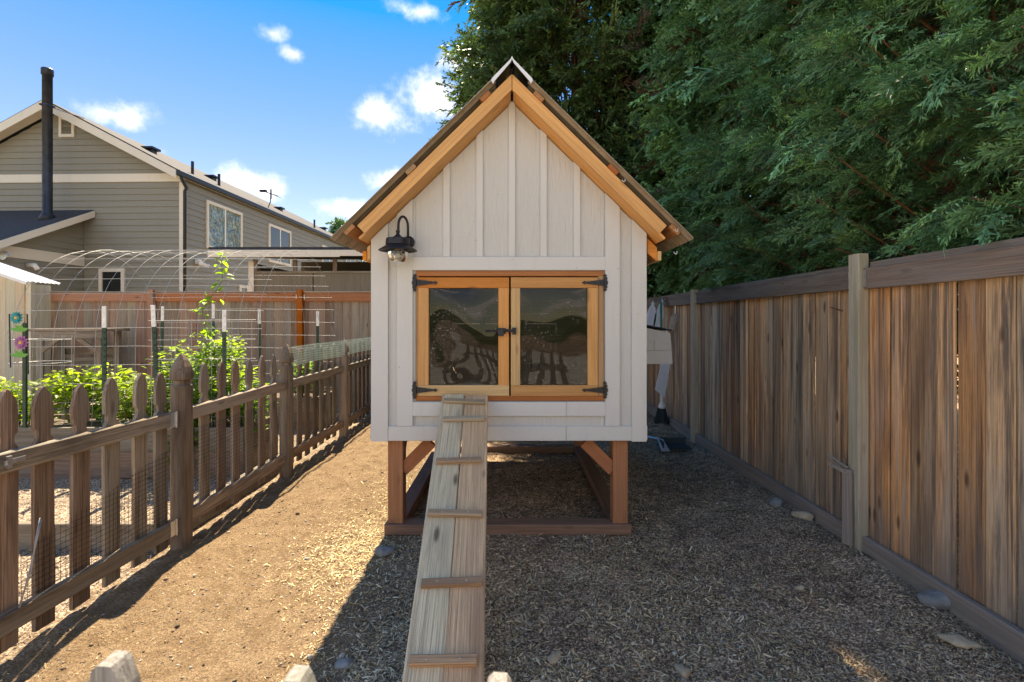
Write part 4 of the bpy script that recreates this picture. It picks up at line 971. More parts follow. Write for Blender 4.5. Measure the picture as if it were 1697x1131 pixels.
def tpost(x, y, top, label, lean=0., leany=0., tip=.20):
    t = thing('steel_post', (x, y, .2), label, 'post', 'green steel posts with white tips')
    def tp(z0, z1, mat, nm, e=0):
        mb = MB()
        def sh_(z): return ((z-.3)*lean, (z-.3)*leany)
        for (a, b, c, d) in ((-.019-e, .019+e, -.003-e, .003+e), (-.003-e, .003+e, .0031+e, .028+e)):
            (s0, t0), (s1, t1) = sh_(z0), sh_(z1)
            V = [(x+a+s0,y+c+t0,z0),(x+b+s0,y+c+t0,z0),(x+b+s0,y+d+t0,z0),(x+a+s0,y+d+t0,z0),(x+a+s1,y+c+t1,z1),(x+b+s1,y+c+t1,z1),(x+b+s1,y+d+t1,z1),(x+a+s1,y+d+t1,z1)]
            mb.add(V, [(3,2,1,0),(4,5,6,7),(0,1,5,4),(1,2,6,5),(2,3,7,6),(3,0,4,7)])
        z = z0+.03
        while z < z1-.02:
            s0, t0 = sh_(z); mb.box(x-.006+s0, x+.006+s0, y-.009+t0-e, y-.003+t0-e, z, z+.012); z += .055
        return mb.build(nm, mat, t)
    tp(.1, top-tip, M_tgreen, 'stake'); tp(top-tip+.001, top, M_twhite, 'white_tip')
tpost(-3.76, 4.56, 1.535, 'green steel post with white tip standing alone left of the tall bean plant', .0)
tpost(-3.22, 4.52, 1.545, 'tilted green steel post with white tip in front of the tomato plant', -.05)
tpost(-2.64, 4.54, 1.50, 'green steel post with white tip closest to the coop side of the near bed', .0)
tpost(-4.70, 6.62, 1.595, 'green steel post with white tip behind the tilted one', .02)
tpost(-4.02, 6.66, 1.63, 'far green steel post with white tip just left of the climbing vine')
tpost(-3.38, 6.62, 1.56, 'far green steel post with white tip in the middle of the far bed')
tpost(-2.60, 6.62, 1.53, 'far green steel post with white tip nearest the coop')
# flower stake and cage at the left edge
fs = thing('flower_stake', (-4.42, 4.45, 0), 'garden stake with a teal and a mauve tin flower in a black wire frame', 'ornament')
MB().box(-4.415,-4.385,4.46,4.48,.2,1.38).build('stake', M_tgreen, fs)
MB().tube([(-4.50,4.44,.98),(-4.51,4.44,1.46),(-4.35,4.44,1.46),(-4.34,4.44,.92)], .006, 5).build('frame', M_bwire, fs)
def flower(c, r, mat, name, npet=12):
    mb = MB()
    for ring, (k, rr) in enumerate(((npet, r), (npet-3, r*.66))):
        for i in range(k):
            a = 2*math.pi*(i+.5*ring)/k; ca, sa = math.cos(a), math.sin(a); w = rr*.26; dy = -.006-.012*ring
            def p_(u, v, d): return (c[0]+ca*u-sa*v, c[1]+d, c[2]+sa*u+ca*v)
            mb.add([p_(rr*.15,0,dy), p_(rr*.65,w,dy-.012), p_(rr,0,dy-.004), p_(rr*.65,-w,dy-.012), p_(rr*.6,0,dy-.002)], [(0,4,1),(1,4,2),(2,4,3),(3,4,0)])
    f = mb.build(name, mat, fs); MB().lathe([(r*.26,-.01),(r*.2,-.024),(0,-.03)], c, 12, 'y').build('flower_centre', M_gold, f); return f
flower((-4.428,4.435,1.427), .062, M_teal, 'flower_head'); flower((-4.388,4.435,1.205), .068, M_purple, 'flower_head')
mb = MB()
for a in (30, 150, 75, 110):
    ca, sa = math.cos(R(a)), math.sin(R(a))
    for zc in (1.30, 1.07): mb.add([(-4.40,4.43,zc), (-4.40+ca*.045-sa*.018,4.42,zc+sa*.045+ca*.018), (-4.40+ca*.10,4.415,zc+sa*.07), (-4.40+ca*.045+sa*.018,4.425,zc+sa*.045-ca*.018)], [(0,1,2,3)])
mb.build('tin_leaf', M_leafp, fs)
mb = MB(); cx_, cy_ = -4.52, 4.75
for z in (.55, .78, 1.0, 1.22): mb.tube([(cx_+.22*math.cos(a), cy_+.22*math.sin(a), z) for a in np.linspace(0, 2*math.pi, 24)], .003, 4, False)
for a in np.linspace(0, 2*math.pi, 9)[:-1]: mb.tube([(cx_+.22*math.cos(a), cy_+.22*math.sin(a), .4), (cx_+.22*math.cos(a), cy_+.22*math.sin(a), 1.26)], .003, 4, False)
tag(mb.build('plant_cage', M_wire), 'round wire plant cage behind the tin flowers', 'cage')
# old garden bench table
tb = thing('garden_table', (-6.4, 7.6, 0), 'weathered grey slatted garden table against the back fence', 'table')
for k in range(3): board('top_plank', (-7.12, 7.35+.16*k, 1.262-.004*k), (-5.98, 7.35+.16*k, 1.262), .15, .038, W_bench, tb)
board('apron', (-7.08, 7.30, 1.19), (-6.02, 7.30, 1.19), .10, .03, W_bench, tb, n=(0,1,0))
for x in (-7.0, -6.12):
    for y_ in (7.34, 7.68): board('leg', (x, y_, 0), (x, y_, 1.24), .08, .06, W_bench, tb, n=(0,1,0))
for s in (-1, 1): board('brace', (-6.56+s*.40, 7.32, .95), (-6.56+s*.02*0+s*.12, 7.32, 1.16), .06, .03, W_bench, tb, n=(0,1,0))
for z in (.62, .78, .92): board('slat', (-7.0, 7.74, z), (-6.1, 7.74, z), .09, .02, W_bench, tb, n=(0,1,0))
board('shelf', (-7.05, 7.5, .50), (-6.05, 7.5, .50), .34, .03, W_bench, tb)

# ------------------------------------------------------------------ vegetable plants
def leaf_mesh(P, D, Up, size, colr):
    """P, D, Up: (n,3); pointed leaf of 6 vertices folded along its rib"""
    n = len(P); S = np.cross(D, Up); S /= np.linalg.norm(S, axis=1, keepdims=True)+1e-9; U = np.cross(S, D)
    s = size[:, None]
    v0 = P; v1 = P+D*s*.35+S*s*.30+U*s*.07; v2 = P+D*s*.72+S*s*.20+U*s*.02; v3 = P+D*s-U*s*.12; v4 = P+D*s*.72-S*s*.20+U*s*.02; v5 = P+D*s*.35-S*s*.30+U*s*.07; v6 = P+D*s*.5-U*s*.02
    V = np.stack([v0,v1,v2,v3,v4,v5,v6], 1).reshape(-1,3)
    b = (np.arange(n)*7)[:, None]
    T = np.concatenate([b+np.array([[0,6,1]]), b+np.array([[1,6,2]]), b+np.array([[2,6,3]]), b+np.array([[3,6,4]]), b+np.array([[4,6,5]]), b+np.array([[5,6,0]])], 0)
    return V, T, np.repeat(colr, 7, 0)
M_stem = plain('green_stem', (.10,.17,.04), .6)
def plant(name, label, cx, cy, z0, h, rx, ry, n, size, cA, cB, stems=5):
    n = int(n*1.6); h *= 1.12; stems += 3
    t = thing(name, (cx, cy, z0), label, 'plant', 'vegetable plants in the raised beds')
    mb = MB(); P = []; 
    tips = []
    for k in range(stems):
        a = random.uniform(0, 6.28); q = random.uniform(.2, 1)**.5
        tip = Vector((cx+rx*q*math.cos(a), cy+ry*q*math.sin(a), z0+h*random.uniform(.7, 1)*(1-.25*q)))
        b0 = Vector((cx+rx*.35*q*math.cos(a), cy+ry*.35*q*math.sin(a), z0-.02)); m_ = b0.lerp(tip, .5)+Vector((0,0,.06*h)); mb.tube([b0, m_, tip], [.007,.005,.002], 5); tips.append((b0, m_, tip))
    mb.build('stem', M_stem, t, smooth=True)
    k = np.array([random.randrange(stems) for _ in range(n)]); u = rng.uniform(.12, 1.02, n)
    A = np.array([[*tips[i][0]] for i in k]); Bm = np.array([[*tips[i][1]] for i in k]); Ct = np.array([[*tips[i][2]] for i in k])
    uu = u[:, None]; base = np.where(uu < .5, A+(Bm-A)*uu*2, Bm+(Ct-Bm)*(uu*2-1))
    az = rng.uniform(0, 2*np.pi, n); r_ = rng.uniform(.01, 1, n)*min(rx, ry)*.55
    base = base + np.stack([np.cos(az)*r_, np.sin(az)*r_, rng.uniform(-.04, .05, n)], 1)
    el = rng.uniform(-.5, .7, n)
    D = np.stack([np.cos(az)*np.cos(el), np.sin(az)*np.cos(el), np.sin(el)], 1)
    Up = np.stack([rng.normal(0,.35,n), rng.normal(0,.35,n), np.ones(n)], 1)
    f = rng.uniform(0,1,n)[:, None]**1.3*.6 + .4*np.clip((base[:,2:3]-z0)/h,0,1); c = np.array(cA)*(1-f)+np.array(cB)*f; c = c*rng.uniform(.75,1.2,(n,1))
    V, T, Cc = leaf_mesh(base, D, Up, size*rng.uniform(.55,1.25,n), c)
    npobj('leaves', V, T, L_veg, t, cols=Cc)
    return t
yg0, yg1 = (.12,.21,.03), (.36,.43,.06); gr0, gr1 = (.05,.13,.025), (.17,.29,.045)
plant('leafy_plant', 'low yellow green leafy plant under the tin flowers', -4.70, 4.78, .42, .46, .30, .26, 420, .075, yg0, yg1, 9)
plant('leafy_plant', 'bushy yellow green plant between the tin flowers and the lone steel post', -4.12, 4.80, .42, .58, .34, .28, 620, .078, yg0, yg1, 11)
plant('leafy_plant', 'bushy yellow green plant directly behind the lone steel post', -3.62, 4.84, .42, .52, .26, .28, 420, .07, yg0, yg1, 9)
plant('tomato_plant', 'tall tangled tomato plant behind the tilted steel post', -3.12, 4.86, .42, .84, .22, .24, 560, .062, gr0, (.32,.42,.06), 8)
plant('tomato_plant', 'leafy tomato plant hanging behind the first pointed post', -2.98, 4.62, .30, .62, .22, .18, 430, .06, gr0, (.30,.40,.06), 8)
plant('bean_plant', 'dense bean plant beside the coop side post of the near bed', -2.68, 4.84, .38, .66, .22, .24, 520, .075, gr0, (.36,.46,.06), 8)
plant('tomato_plant', 'dark green tomato plant next to the second pointed post', -2.46, 4.70, .30, .50, .16, .16, 330, .055, gr0, gr1, 7)
plant('tomato_plant', 'trailing plant over the front plank of the near raised bed', -2.98, 4.42, .05, .50, .16, .10, 240, .055, gr0, gr1, 6)
plant('tomato_plant', 'tall loose tomato plant reaching up between the tilted post and the vine', -3.02, 5.0, .42, .92, .20, .18, 380, .06, gr0, (.30,.40,.06), 6)
plant('bean_plant', 'loose leafy plant left of the tilted steel post, above its low neighbours', -3.42, 5.0, .42, .74, .18, .18, 320, .06, gr0, (.32,.42,.06), 6)
plant('leafy_plant', 'low plant at the left end of the far bed', -4.3, 6.70, .40, .42, .30, .22, 300, .07, gr0, (.34,.42,.06), 7)
plant('leafy_plant', 'upright plant in the far bed beneath the climbing vine', -3.85, 6.66, .40, .85, .22, .20, 380, .075, gr0, (.36,.46,.06), 7)
plant('leafy_plant', 'sparse plant at the coop end of the far bed', -2.9, 6.66, .40, .50, .22, .20, 260, .06, gr0, gr1, 7)
# climbing vine twisting up the arch
vine = thing('climbing_vine', (-2.95, 4.66, .4), 'pale green bean vine climbing the wire arch high above the other plants', 'vine')
pts = [(-2.90+.05*math.sin(k*1.1), 4.66+.004*k*k*.3, .45+.105*k) for k in range(17)]
pts = [(p_[0]-.006*k, p_[1]+(.0 if k < 9 else .035*(k-9)), p_[2]) for k, p_ in enumerate(pts)]
MB().tube(pts, .0032, 5).build('stem', M_stem, vine, smooth=True)
n = 110; k = rng.uniform(2, 16, n); P = np.array([[np.interp(q, range(17), [p_[i] for p_ in pts]) for i in range(3)] for q in k]) + rng.normal(0, .035, (n,3))
az = rng.uniform(0, 6.28, n); D = np.stack([np.cos(az)*.8, np.sin(az)*.8, rng.uniform(-.7,.2,n)], 1); D /= np.linalg.norm(D,axis=1,keepdims=True)
f = rng.uniform(0,1,(n,1)); V, T, Cc = leaf_mesh(P, D, np.tile([0.,0.,1.],(n,1))+rng.normal(0,.3,(n,3)), rng.uniform(.04,.10,n), np.array([.10,.22,.03])*(1-f)+np.array([.34,.50,.06])*f)
npobj('leaves', V, T, L_veg, vine, cols=Cc)

# ------------------------------------------------------------------ conifers
def spray_template(nb, sub, seed, wd=1.0):
    """irregular feathery plume of scale-leaf twigs along +x, length 1; triangles only"""
    r = np.random.default_rng(seed); V = []; T = []; Cf = []
    bend = r.uniform(-.22, .22); sag = r.uniform(.12, .34)
    def bent(q): return np.array([q[0], q[1]+bend*q[0]**2, q[2]-sag*q[0]**2-.35*(q[1]**2)])
    def tri(a, b, w, f):
        a = np.array(a); b = np.array(b); d = b-a; s_ = np.cross(d, r.normal(0,1,3)*np.array([.35,.35,1.])); s_ = s_/(np.linalg.norm(s_)+1e-9)*w
        o = len(V)
        for q in (a-s_*.5, a+s_*.5, b): V.append(tuple(bent(q))); Cf.append(f)
        T.append((o, o+1, o+2))
    tri((0,0,0), (1,0,0), .024*wd, .12)
    for i in range(nb):
        t = .06+.92*(i+r.uniform(-.45,.45))/nb; side = 1 if (i % 2) ^ (r.random() < .18) else -1
        L = (.30*max(.02,1-t)**.7+.085)*r.uniform(.55,1.4); an = side*R(r.uniform(22,50)); el = r.normal(0,.38)
        d = np.array([math.cos(an), math.sin(an)*math.cos(el), abs(math.sin(an))*math.sin(el)]); b0 = np.array([t,0,0])
        tri(b0, b0+d*L, .032*wd, .45)
        for j in range(sub):
            u = (j+r.uniform(.3,.9))/sub; q = b0+d*L*u; l2 = .13*(1-u*.5)*r.uniform(.55,1.45)
            a2 = an+(1 if j % 2 else -1)*R(r.uniform(20,46)); e2 = el+r.normal(0,.35)
            d2 = np.array([math.cos(a2), math.sin(a2)*math.cos(e2), abs(math.sin(a2))*math.sin(e2)]); tri(q, q+d2*l2, .036*wd, .5+.5*u)
    return np.array(V, np.float32), np.array(T, np.int32), np.array(Cf, np.float32)
TPL_hi = [spray_template(18, 5, s, .85) for s in range(9)]
TPL_lo = [spray_template(11, 4, s+10, 1.6) for s in range(4)]
TPL_xx = [spray_template(7, 3, s+20, 3.0) for s in range(3)]
def place_sprays(Pp, Dd, sc, tpls, base_c, tip_c, brown=None):
    """instances of the spray templates baked to one mesh; returns V,T,C"""
    n = len(Pp); D = Dd/np.linalg.norm(Dd,axis=1,keepdims=True)
    up = np.stack([rng.normal(0,.85,n), rng.normal(0,.85,n), rng.normal(.45,.6,n)],1)
    S = np.cross(up, D); S /= np.linalg.norm(S,axis=1,keepdims=True)+1e-9; U = np.cross(D, S)
    which = rng.integers(0, len(tpls), n); Vs=[]; Ts=[]; Cs=[]; o = 0
    hue = rng.uniform(0,1,n); val = np.clip(rng.normal(1,.20,n),.55,1.6); yel = rng.uniform(0,1,n)**3*.5
    for k, (tv, tt_, tf) in enumerate(tpls):
        sel = np.where(which == k)[0]
        if not len(sel): continue
        m_ = len(sel); s = sc[sel][:,None,None]
        v = Pp[sel][:,None,:] + s*(tv[None,:,0:1]*D[sel][:,None,:] + tv[None,:,1:2]*S[sel][:,None,:] + tv[None,:,2:3]*U[sel][:,None,:])
        # tips sag a little under their weight
        v[:,:,2] -= (.18*s[:,:,0]*tv[None,:,0]**2)
        Vs.append(v.reshape(-1,3)); nv = len(tv)
        Ts.append((tt_[None]+ (np.arange(m_)*nv)[:,None,None] + o).reshape(-1,3)); o += m_*nv
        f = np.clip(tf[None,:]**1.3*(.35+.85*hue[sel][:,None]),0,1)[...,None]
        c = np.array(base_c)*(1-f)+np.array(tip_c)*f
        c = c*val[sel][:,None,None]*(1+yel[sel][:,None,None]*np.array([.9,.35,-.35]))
        if brown is not None:
            bmask = brown[sel][:,None,None]; c = c*(1-bmask)+np.array((.085,.05,.03))*bmask
        Cs.append(c.reshape(-1,3))
    return np.concatenate(Vs), np.concatenate(Ts), np.concatenate(Cs)
def conifer(label, cx, cy, H, Rm, zb, nb, zdense, detail, sc0, face=None, base_c=(.036,.080,.038), tip_c=(.21,.46,.21), clip_x=None, sparse=.22, group='tall evergreen hedge trees'):
    t = thing('conifer_tree', (cx, cy, 0), label, 'tree', group)
    MB().tube([(cx,cy,-.1),(cx+.03,cy,H*.3),(cx-.02,cy+.02,H*.7),(cx,cy,H*.97)], [.20,.16,.09,.02], 9).build('trunk', W_trunk, t, smooth=True)
    def Rz(z): 
        u = max(0., min(1., (z-zb)/(H-zb))); return Rm*(min(1, .78+u*2.0))*(1-u**2.6)**.8
    Pp=[]; Dd=[]; sc=[]; br=[]; st = MB(); camv = Vector((0-cx, 0-cy, 0)).normalized(); face = Vector(face).normalized() if face else camv
    for i in range(nb):
        u = (i+.5)/nb; z0 = zb + (zdense-zb)*u + random.uniform(-.1,.1); a = i*2.39996+random.uniform(-.3,.3)
        d = Vector((math.cos(a), math.sin(a), 0)); back = d.dot(face) < -.25 and d.dot(camv) < -.2
        if back and random.random() < .30: continue
        r = Rz(z0)*(random.uniform(.55, 1.10) if random.random() < .7 else random.uniform(.95, 1.16))
        if clip_x is not None and cx+d.x*r < clip_x: r = max(.5, (clip_x-cx)/d.x*random.uniform(.85,1.03)) if d.x < 0 else r
        rise = r*random.uniform(.10,.75); p0 = Vector((cx,cy,z0-.1)); p1 = p0+d*r+Vector((0,0,rise)); mid = p0.lerp(p1,.55)+Vector((0,0,-.06*r))
        if not back: st.tube([p0+d*.1, mid, p1], [.016,.011,.004], 4, False)
        side = Vector((-d.y, d.x, 0)); ns = (19 if detail is TPL_hi else 15) if not back else 5
        for j in range(ns):
            tt_ = random.uniform(.40,1.0)**.6 if j else 1.0
            q = p0.lerp(mid, tt_/.55) if tt_ < .55 else mid.lerp(p1, (tt_-.55)/.45)
            sgn = random.choice((-1,1)); w = random.uniform(.2,1.1) if j else .0
            dd = d*1.0+side*sgn*w+Vector((0,0,random.uniform(-.35,.55)))
            if clip_x is not None and q.x+dd.normalized().x*sc0 < 2.30 and min(q.z, q.z+dd.normalized().z*sc0-.3*sc0) < 1.80 and not (q.z > 1.95 and random.random() < .8): continue
            Pp.append(q+side*sgn*.04+Vector((0,0,random.uniform(-.08,.08)))); Dd.append(dd); sc.append(sc0*random.uniform(.65,1.25)*(1.0 if not back else 1.7)); br.append(1. if (tt_ < .62 and random.random() < .45) else (1. if random.random() < .02 else 0.))
    V, T, Cc = place_sprays(np.array(Pp), np.array(Dd), np.array(sc), detail, base_c, tip_c, np.array(br))
    # upper crown above the picture: larger, coarser sprays keep its shade
    if H > zdense:
        nb2 = int((H-zdense)*(130 if H > 12 else 60)); Pp=[]; Dd=[]; sc=[]
        for i in range(nb2):
            z0 = zdense+(H-zdense)*((i+.5)/nb2); a = i*2.39996; d = Vector((math.cos(a),math.sin(a),0)); r = Rz(z0)
            for j in range(3):
                tt_ = random.uniform(.15,1); Pp.append(Vector((cx,cy,z0))+d*r*tt_+Vector((0,0,.3*r*tt_))); Dd.append(d+Vector((random.uniform(-.7,.7),random.uniform(-.7,.7),random.uniform(-.3,.5)))); sc.append(random.uniform(.6,1.1))
        V2, T2, C2 = place_sprays(np.array(Pp), np.array(Dd), np.array(sc), TPL_xx, base_c, tip_c)
        T = np.concatenate([T, T2+len(V)]); V = np.concatenate([V, V2]); Cc = np.concatenate([Cc, C2])
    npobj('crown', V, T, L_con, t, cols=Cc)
    st.build('branch', W_twig, t, smooth=True)
    return t
W_twig = plain('reddish_twig_bark', (.20,.085,.035), .8, noise=.3)
hd = dict(face=(-1,-.55,0))
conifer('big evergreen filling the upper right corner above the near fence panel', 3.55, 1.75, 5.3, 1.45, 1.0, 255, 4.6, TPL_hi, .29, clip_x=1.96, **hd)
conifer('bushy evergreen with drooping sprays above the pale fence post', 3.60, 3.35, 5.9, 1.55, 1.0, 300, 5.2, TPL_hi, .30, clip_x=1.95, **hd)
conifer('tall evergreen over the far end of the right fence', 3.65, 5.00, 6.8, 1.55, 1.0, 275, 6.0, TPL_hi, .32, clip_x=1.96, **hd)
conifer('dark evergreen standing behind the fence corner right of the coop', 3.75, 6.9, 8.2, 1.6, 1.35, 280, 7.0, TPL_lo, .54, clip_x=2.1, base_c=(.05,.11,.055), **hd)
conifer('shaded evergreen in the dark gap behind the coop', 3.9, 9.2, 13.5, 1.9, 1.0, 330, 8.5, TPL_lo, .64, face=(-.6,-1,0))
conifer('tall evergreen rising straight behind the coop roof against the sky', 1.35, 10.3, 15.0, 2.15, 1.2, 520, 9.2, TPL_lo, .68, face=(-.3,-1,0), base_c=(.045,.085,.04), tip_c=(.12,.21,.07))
# far conifer tip over the house eave
fc = conifer('small distant conifer tip between the house eave and the coop roof', -10.55, 31, 7.6, 1.5, 2.5, 120, 7.4, TPL_xx, .55, group=None)

# ------------------------------------------------------------------ tools by the fence
bm_ = thing('broom', (1.99, 6.55, 0), 'push broom with green handle standing against the fence behind the coop', 'broom')
bxx, byy = 1.985, 6.55
MB().tube([(bxx,byy,.36),(bxx-.012,byy,1.66)], .013, 8).build('handle', M_greenh, bm_, smooth=True)
MB().lathe([(0,.24),(.045,.24),(.05,.27),(.022,.33),(.019,.42),(.015,.43),(0,.43)], (bxx,byy,0), 10).build('head', M_white, bm_, smooth=True)
mb = MB()
for k in range(60):
    a = random.uniform(-1,1); b_ = random.uniform(-1,1); mb.tube([(bxx+a*.045,byy+b_*.03,.25),(bxx+a*.10,byy+b_*.05,.03+random.uniform(0,.03))], .006, 3, False)
mb.build('bristles', M_bristle, bm_)
def pan(name, label, cat, P, mat, handle):
    t = thing(name, P[0], label, cat); return t
dp = thing('dustpan', (1.9, 6.45, .6), 'long white plastic scoop hanging behind the nest box', 'scoop')
V = [(1.86,6.42,.50),(1.98,6.42,.40),(2.07,6.46,.86),(1.97,6.46,.90),(1.87,6.47,.51),(1.98,6.49,.42),(2.065,6.51,.86),(1.975,6.51,.90)]
obj('blade', V, [(0,1,2,3),(7,6,5,4),(0,4,5,1),(1,5,6,2),(2,6,7,3),(3,7,4,0)], M_white, dp)
MB().tube([(2.02,6.49,.88),(2.04,6.52,1.3)], .014, 8).build('handle', M_white, dp)
def bottle(label, x, y, z, h, w, lean, mat=M_white):
    b = thing('white_scoop', (x,y,z), label, 'scoop')
    P = [(-w*.5,0),(w*.5,0),(w*.55,h*.45),(w*.30,h*.80),(w*.12,h*.88),(w*.12,h),(-w*.12,h),(-w*.12,h*.88),(-w*.30,h*.80),(-w*.55,h*.45)]
    V, Fc = prism_geo(P, -.02, .02); M = Matrix.Translation((x,y,z)) @ Matrix.Rotation(lean,4,'Y')
    obj('blade', V, Fc, mat, b, M); MB().tube([(0,0,h*.9),(0,.01,h*1.08),(.02,.02,h*1.1)], .008, 6).build('hanger', M_zinc, b, M)
bottle('left white feed scoop hung behind the coop corner', 1.845, 6.6, 1.34, .30, .11, .12)
bottle('right white feed scoop hung beside the broom handle', 1.925, 6.6, 1.32, .36, .10, .22)
hs_ = thing('hand_shovel', (2.09, 6.55, 1.3), 'small grey metal shovel hanging on the fence right of the broom', 'shovel')
MB().tube([(2.10,6.35,1.66),(2.10,6.36,1.45)], .008, 6).build('handle', M_zinc, hs_)
V, Fc = prism_geo([(-.05,0),(-.035,-.16),(0,-.19),(.035,-.16),(.05,0),(.02,.04),(-.02,.04)], -.006, .006)
obj('blade', V, Fc, M_zinc, hs_, Matrix.Translation((2.085,6.35,1.45)) @ Matrix.Rotation(.25,4,'Y'))
hk = thing('tool_rack', (2.08, 6.7, 1.68), 'dark tool rack on the fence top behind the coop', 'rack')
bx('bar', 1.86, 2.09, 6.66, 6.69, 1.66, 1.72, W_frail, hk)
for x in (1.88,1.95,2.03): MB().tube([(x,6.65,1.68),(x,6.60,1.67),(x,6.59,1.70)], .005, 5).build('hook', M_zinc, hk)
yh = thing('yellow_tool', (1.9, 6.62, 1.3), 'yellow handled tool hanging between the white scoops', 'tool')
MB().tube([(1.885,6.64,1.66),(1.885,6.64,1.42)], .012, 8).build('handle', M_yellow, yh); MB().box(1.865,1.905,6.625,6.655,1.26,1.42).build('blade', M_bristle, yh)
# litter scoop lying on the soil
ls = thing('litter_scoop', (1.66, 5.30, .05), 'grey slotted litter scoop lying on the soil beside the fence', 'scoop')
MB().tube([(1.42,5.72,.09),(1.60,5.45,.10)], .011, 8).build('handle', M_zinc, ls)
mb = MB()
for k in range(9): mb.box(1.60+.034*k, 1.618+.034*k, 5.22, 5.42, .045, .06)
for k in range(5): mb.box(1.60, 1.90, 5.22+.045*k, 5.235+.045*k, .038, .052)
mb.box(1.60, 1.90, 5.42, 5.435, .04, .12); mb.box(1.59,1.605,5.22,5.42,.04,.12)
mb.build('slotted_blade', M_bristle, ls); MB().add([(1.57,5.19,.03),(1.66,5.19,.03),(1.62,5.3,.13),(1.58,5.42,.13)], [(0,1,2,3)]).add([(1.57,5.20,.028),(1.66,5.20,.028),(1.62,5.31,.128),(1.58,5.43,.128)], [(3,2,1,0)]).build('back_plate', M_grey, ls)

# ------------------------------------------------------------------ stones
def stone(name, label, x, y, r, sq, mat, seed, rot=0., sink=.62):
    rs = np.random.default_rng(seed); n1, n2 = 9, 14; V = []; 
    ph = rs.uniform(0,6.28,6); 
    for i in range(n1+1):
        th = math.pi*i/n1
        for j in range(n2):
            a = 2*math.pi*j/n2; v = np.array([math.sin(th)*math.cos(a), math.sin(th)*math.sin(a), math.cos(th)])
            k = 1+.16*math.sin(2.3*v[0]*2+ph[0])+.13*math.sin(3*v[1]+ph[1])+.12*math.sin(3.1*v[2]+ph[2])+.06*math.sin(7*v[0]+5*v[1]+ph[3])
            V.append(v*k*(1+(rs.normal(0,.035) if 0 < i < n1 else 0))*r*np.array(sq))
    Fc = [(i*n2+j, (i+1)*n2+j, (i+1)*n2+(j+1)%n2, i*n2+(j+1)%n2) for i in range(n1) for j in range(n2)]
    zz = float(gh(x, y)); o = obj(name, V, Fc, mat, None, Matrix.Translation((x,y,zz+r*sq[2]*(1-sink))) @ Matrix.Rotation(rot,4,'Z'), smooth=True)
    return tag(o, label, 'stone')
def gxy(px, py): d = F*CH/(py-532); return ((px-848.5)/F*d, d)
for nm, lb, px_, py_, r, sq, mt, sd, rot in (
    ('stone','grey angular rock in front of the left coop leg', 636, 912, .055, (1.0,.8,.6), M_stone, 1, .4),
    ('stone','round grey stone in the soil right of the coop', 1287, 846, .052, (1.2,.8,.55), M_stone, 2, .2),
    ('stone','long tan stone lying by the kickboard left of the broken board', 1332, 868, .055, (1.3,.45,.5), M_tan, 3, -.7),
    ('stone','big grey half buried stone under the near fence panel', 1548, 1010, .058, (1.2,1.0,.7), M_stone, 4, .1),
    ('stone','small round dark stone left of the ramp foot', 570, 1096, .030, (1.2,.9,.6), M_stone, 5, 0),
    ('stone','small pale stone close beside the foot of the ramp', 918, 1092, .030, (1.1,.8,.5), M_tan, 6, 1),
    ('stone','small brown stone in the soil right of the ramp, nearest the bottom edge', 1132, 1102, .03, (1.2,.8,.5), M_tan, 7, 2),
    ('stone','pale flat stone near the lower right corner', 1590, 1075, .05, (1.4,.6,.45), M_tan, 8, -.5),
    ('stone','dark pebble resting on the left skid of the coop', 688, 806, .022, (1.1,.9,.8), M_stone, 9, 0),
    ('stone','small pale stone in the soil below the round grey one', 1326, 977, .022, (1.1,.8,.6), M_tan, 10, 0)):
    x_, y_ = gxy(px_, py_); stone(nm, lb, x_, y_, r, sq, mt, sd, rot)

# ------------------------------------------------------------------ litter on the ground: chips, shavings, pebbles
def chips(n, xr, yr, dens, lmin, lmax, palette, weights, name, label, curl=.3, ypow=1.7):
    u = rng.uniform(0,1,int(n*2.4)); yy = yr[0]+(yr[1]-yr[0])*u**ypow; xx = rng.uniform(xr[0], xr[1], len(yy))
    keep = rng.uniform(0,1,len(yy)) < dens(xx, yy); xx = xx[keep][:n]; yy = yy[keep][:n]; n = len(xx)
    L = np.clip(np.exp(rng.normal(np.log((lmin+lmax)*.33), .60, n)), .0035, lmax*2.0); Wd = np.clip(L*rng.uniform(.10,.42,n), .0014, .0055); az = rng.uniform(0,2*np.pi,n); pit = rng.normal(0,.30,n); roll = rng.normal(0,.45,n)
    D = np.stack([np.cos(az)*np.cos(pit), np.sin(az)*np.cos(pit), np.sin(pit)],1); S = np.stack([-np.sin(az)*np.cos(roll), np.cos(az)*np.cos(roll), np.sin(roll)],1); U = np.cross(D,S)
    P = np.stack([xx,yy,gh(xx,yy)+.002+.25*L*np.abs(np.sin(pit))+.4*Wd*np.abs(np.sin(roll))],1)
    l = L[:,None]; w = Wd[:,None]; cu = (rng.uniform(-.2,1,n)*curl)[:,None]*l
    V = np.stack([P-D*l*.5-S*w*.5, P-D*l*.5+S*w*.5, P+S*w*.55+U*cu*.5, P-S*w*.45+U*cu*.5, P+D*l*.5+S*w*.35, P+D*l*.5-S*w*.35],1).reshape(-1,3)
    b = (np.arange(n)*6)[:,None]; Q = np.concatenate([b+np.array([[0,3,2,1]]), b+np.array([[3,5,4,2]])],0)
    pal = np.array(palette); c = pal[rng.choice(len(pal), n, p=np.array(weights)/sum(weights))]*rng.uniform(.7,1.25,(n,1))
    o = npobj(name, V, Q, M_chip, cols=np.repeat(c,6,0)); tag(o, label, 'wood chips', kind='stuff'); return o
def clear_coop(x, y): return ~((x > -.85)&(x < .80)&((np.abs(y-3.345) < .065)|(np.abs(y-5.39) < .065)))
straw = [(.62,.48,.28),(.50,.36,.19),(.36,.24,.13),(.20,.13,.08),(.66,.56,.40),(.10,.075,.055)]
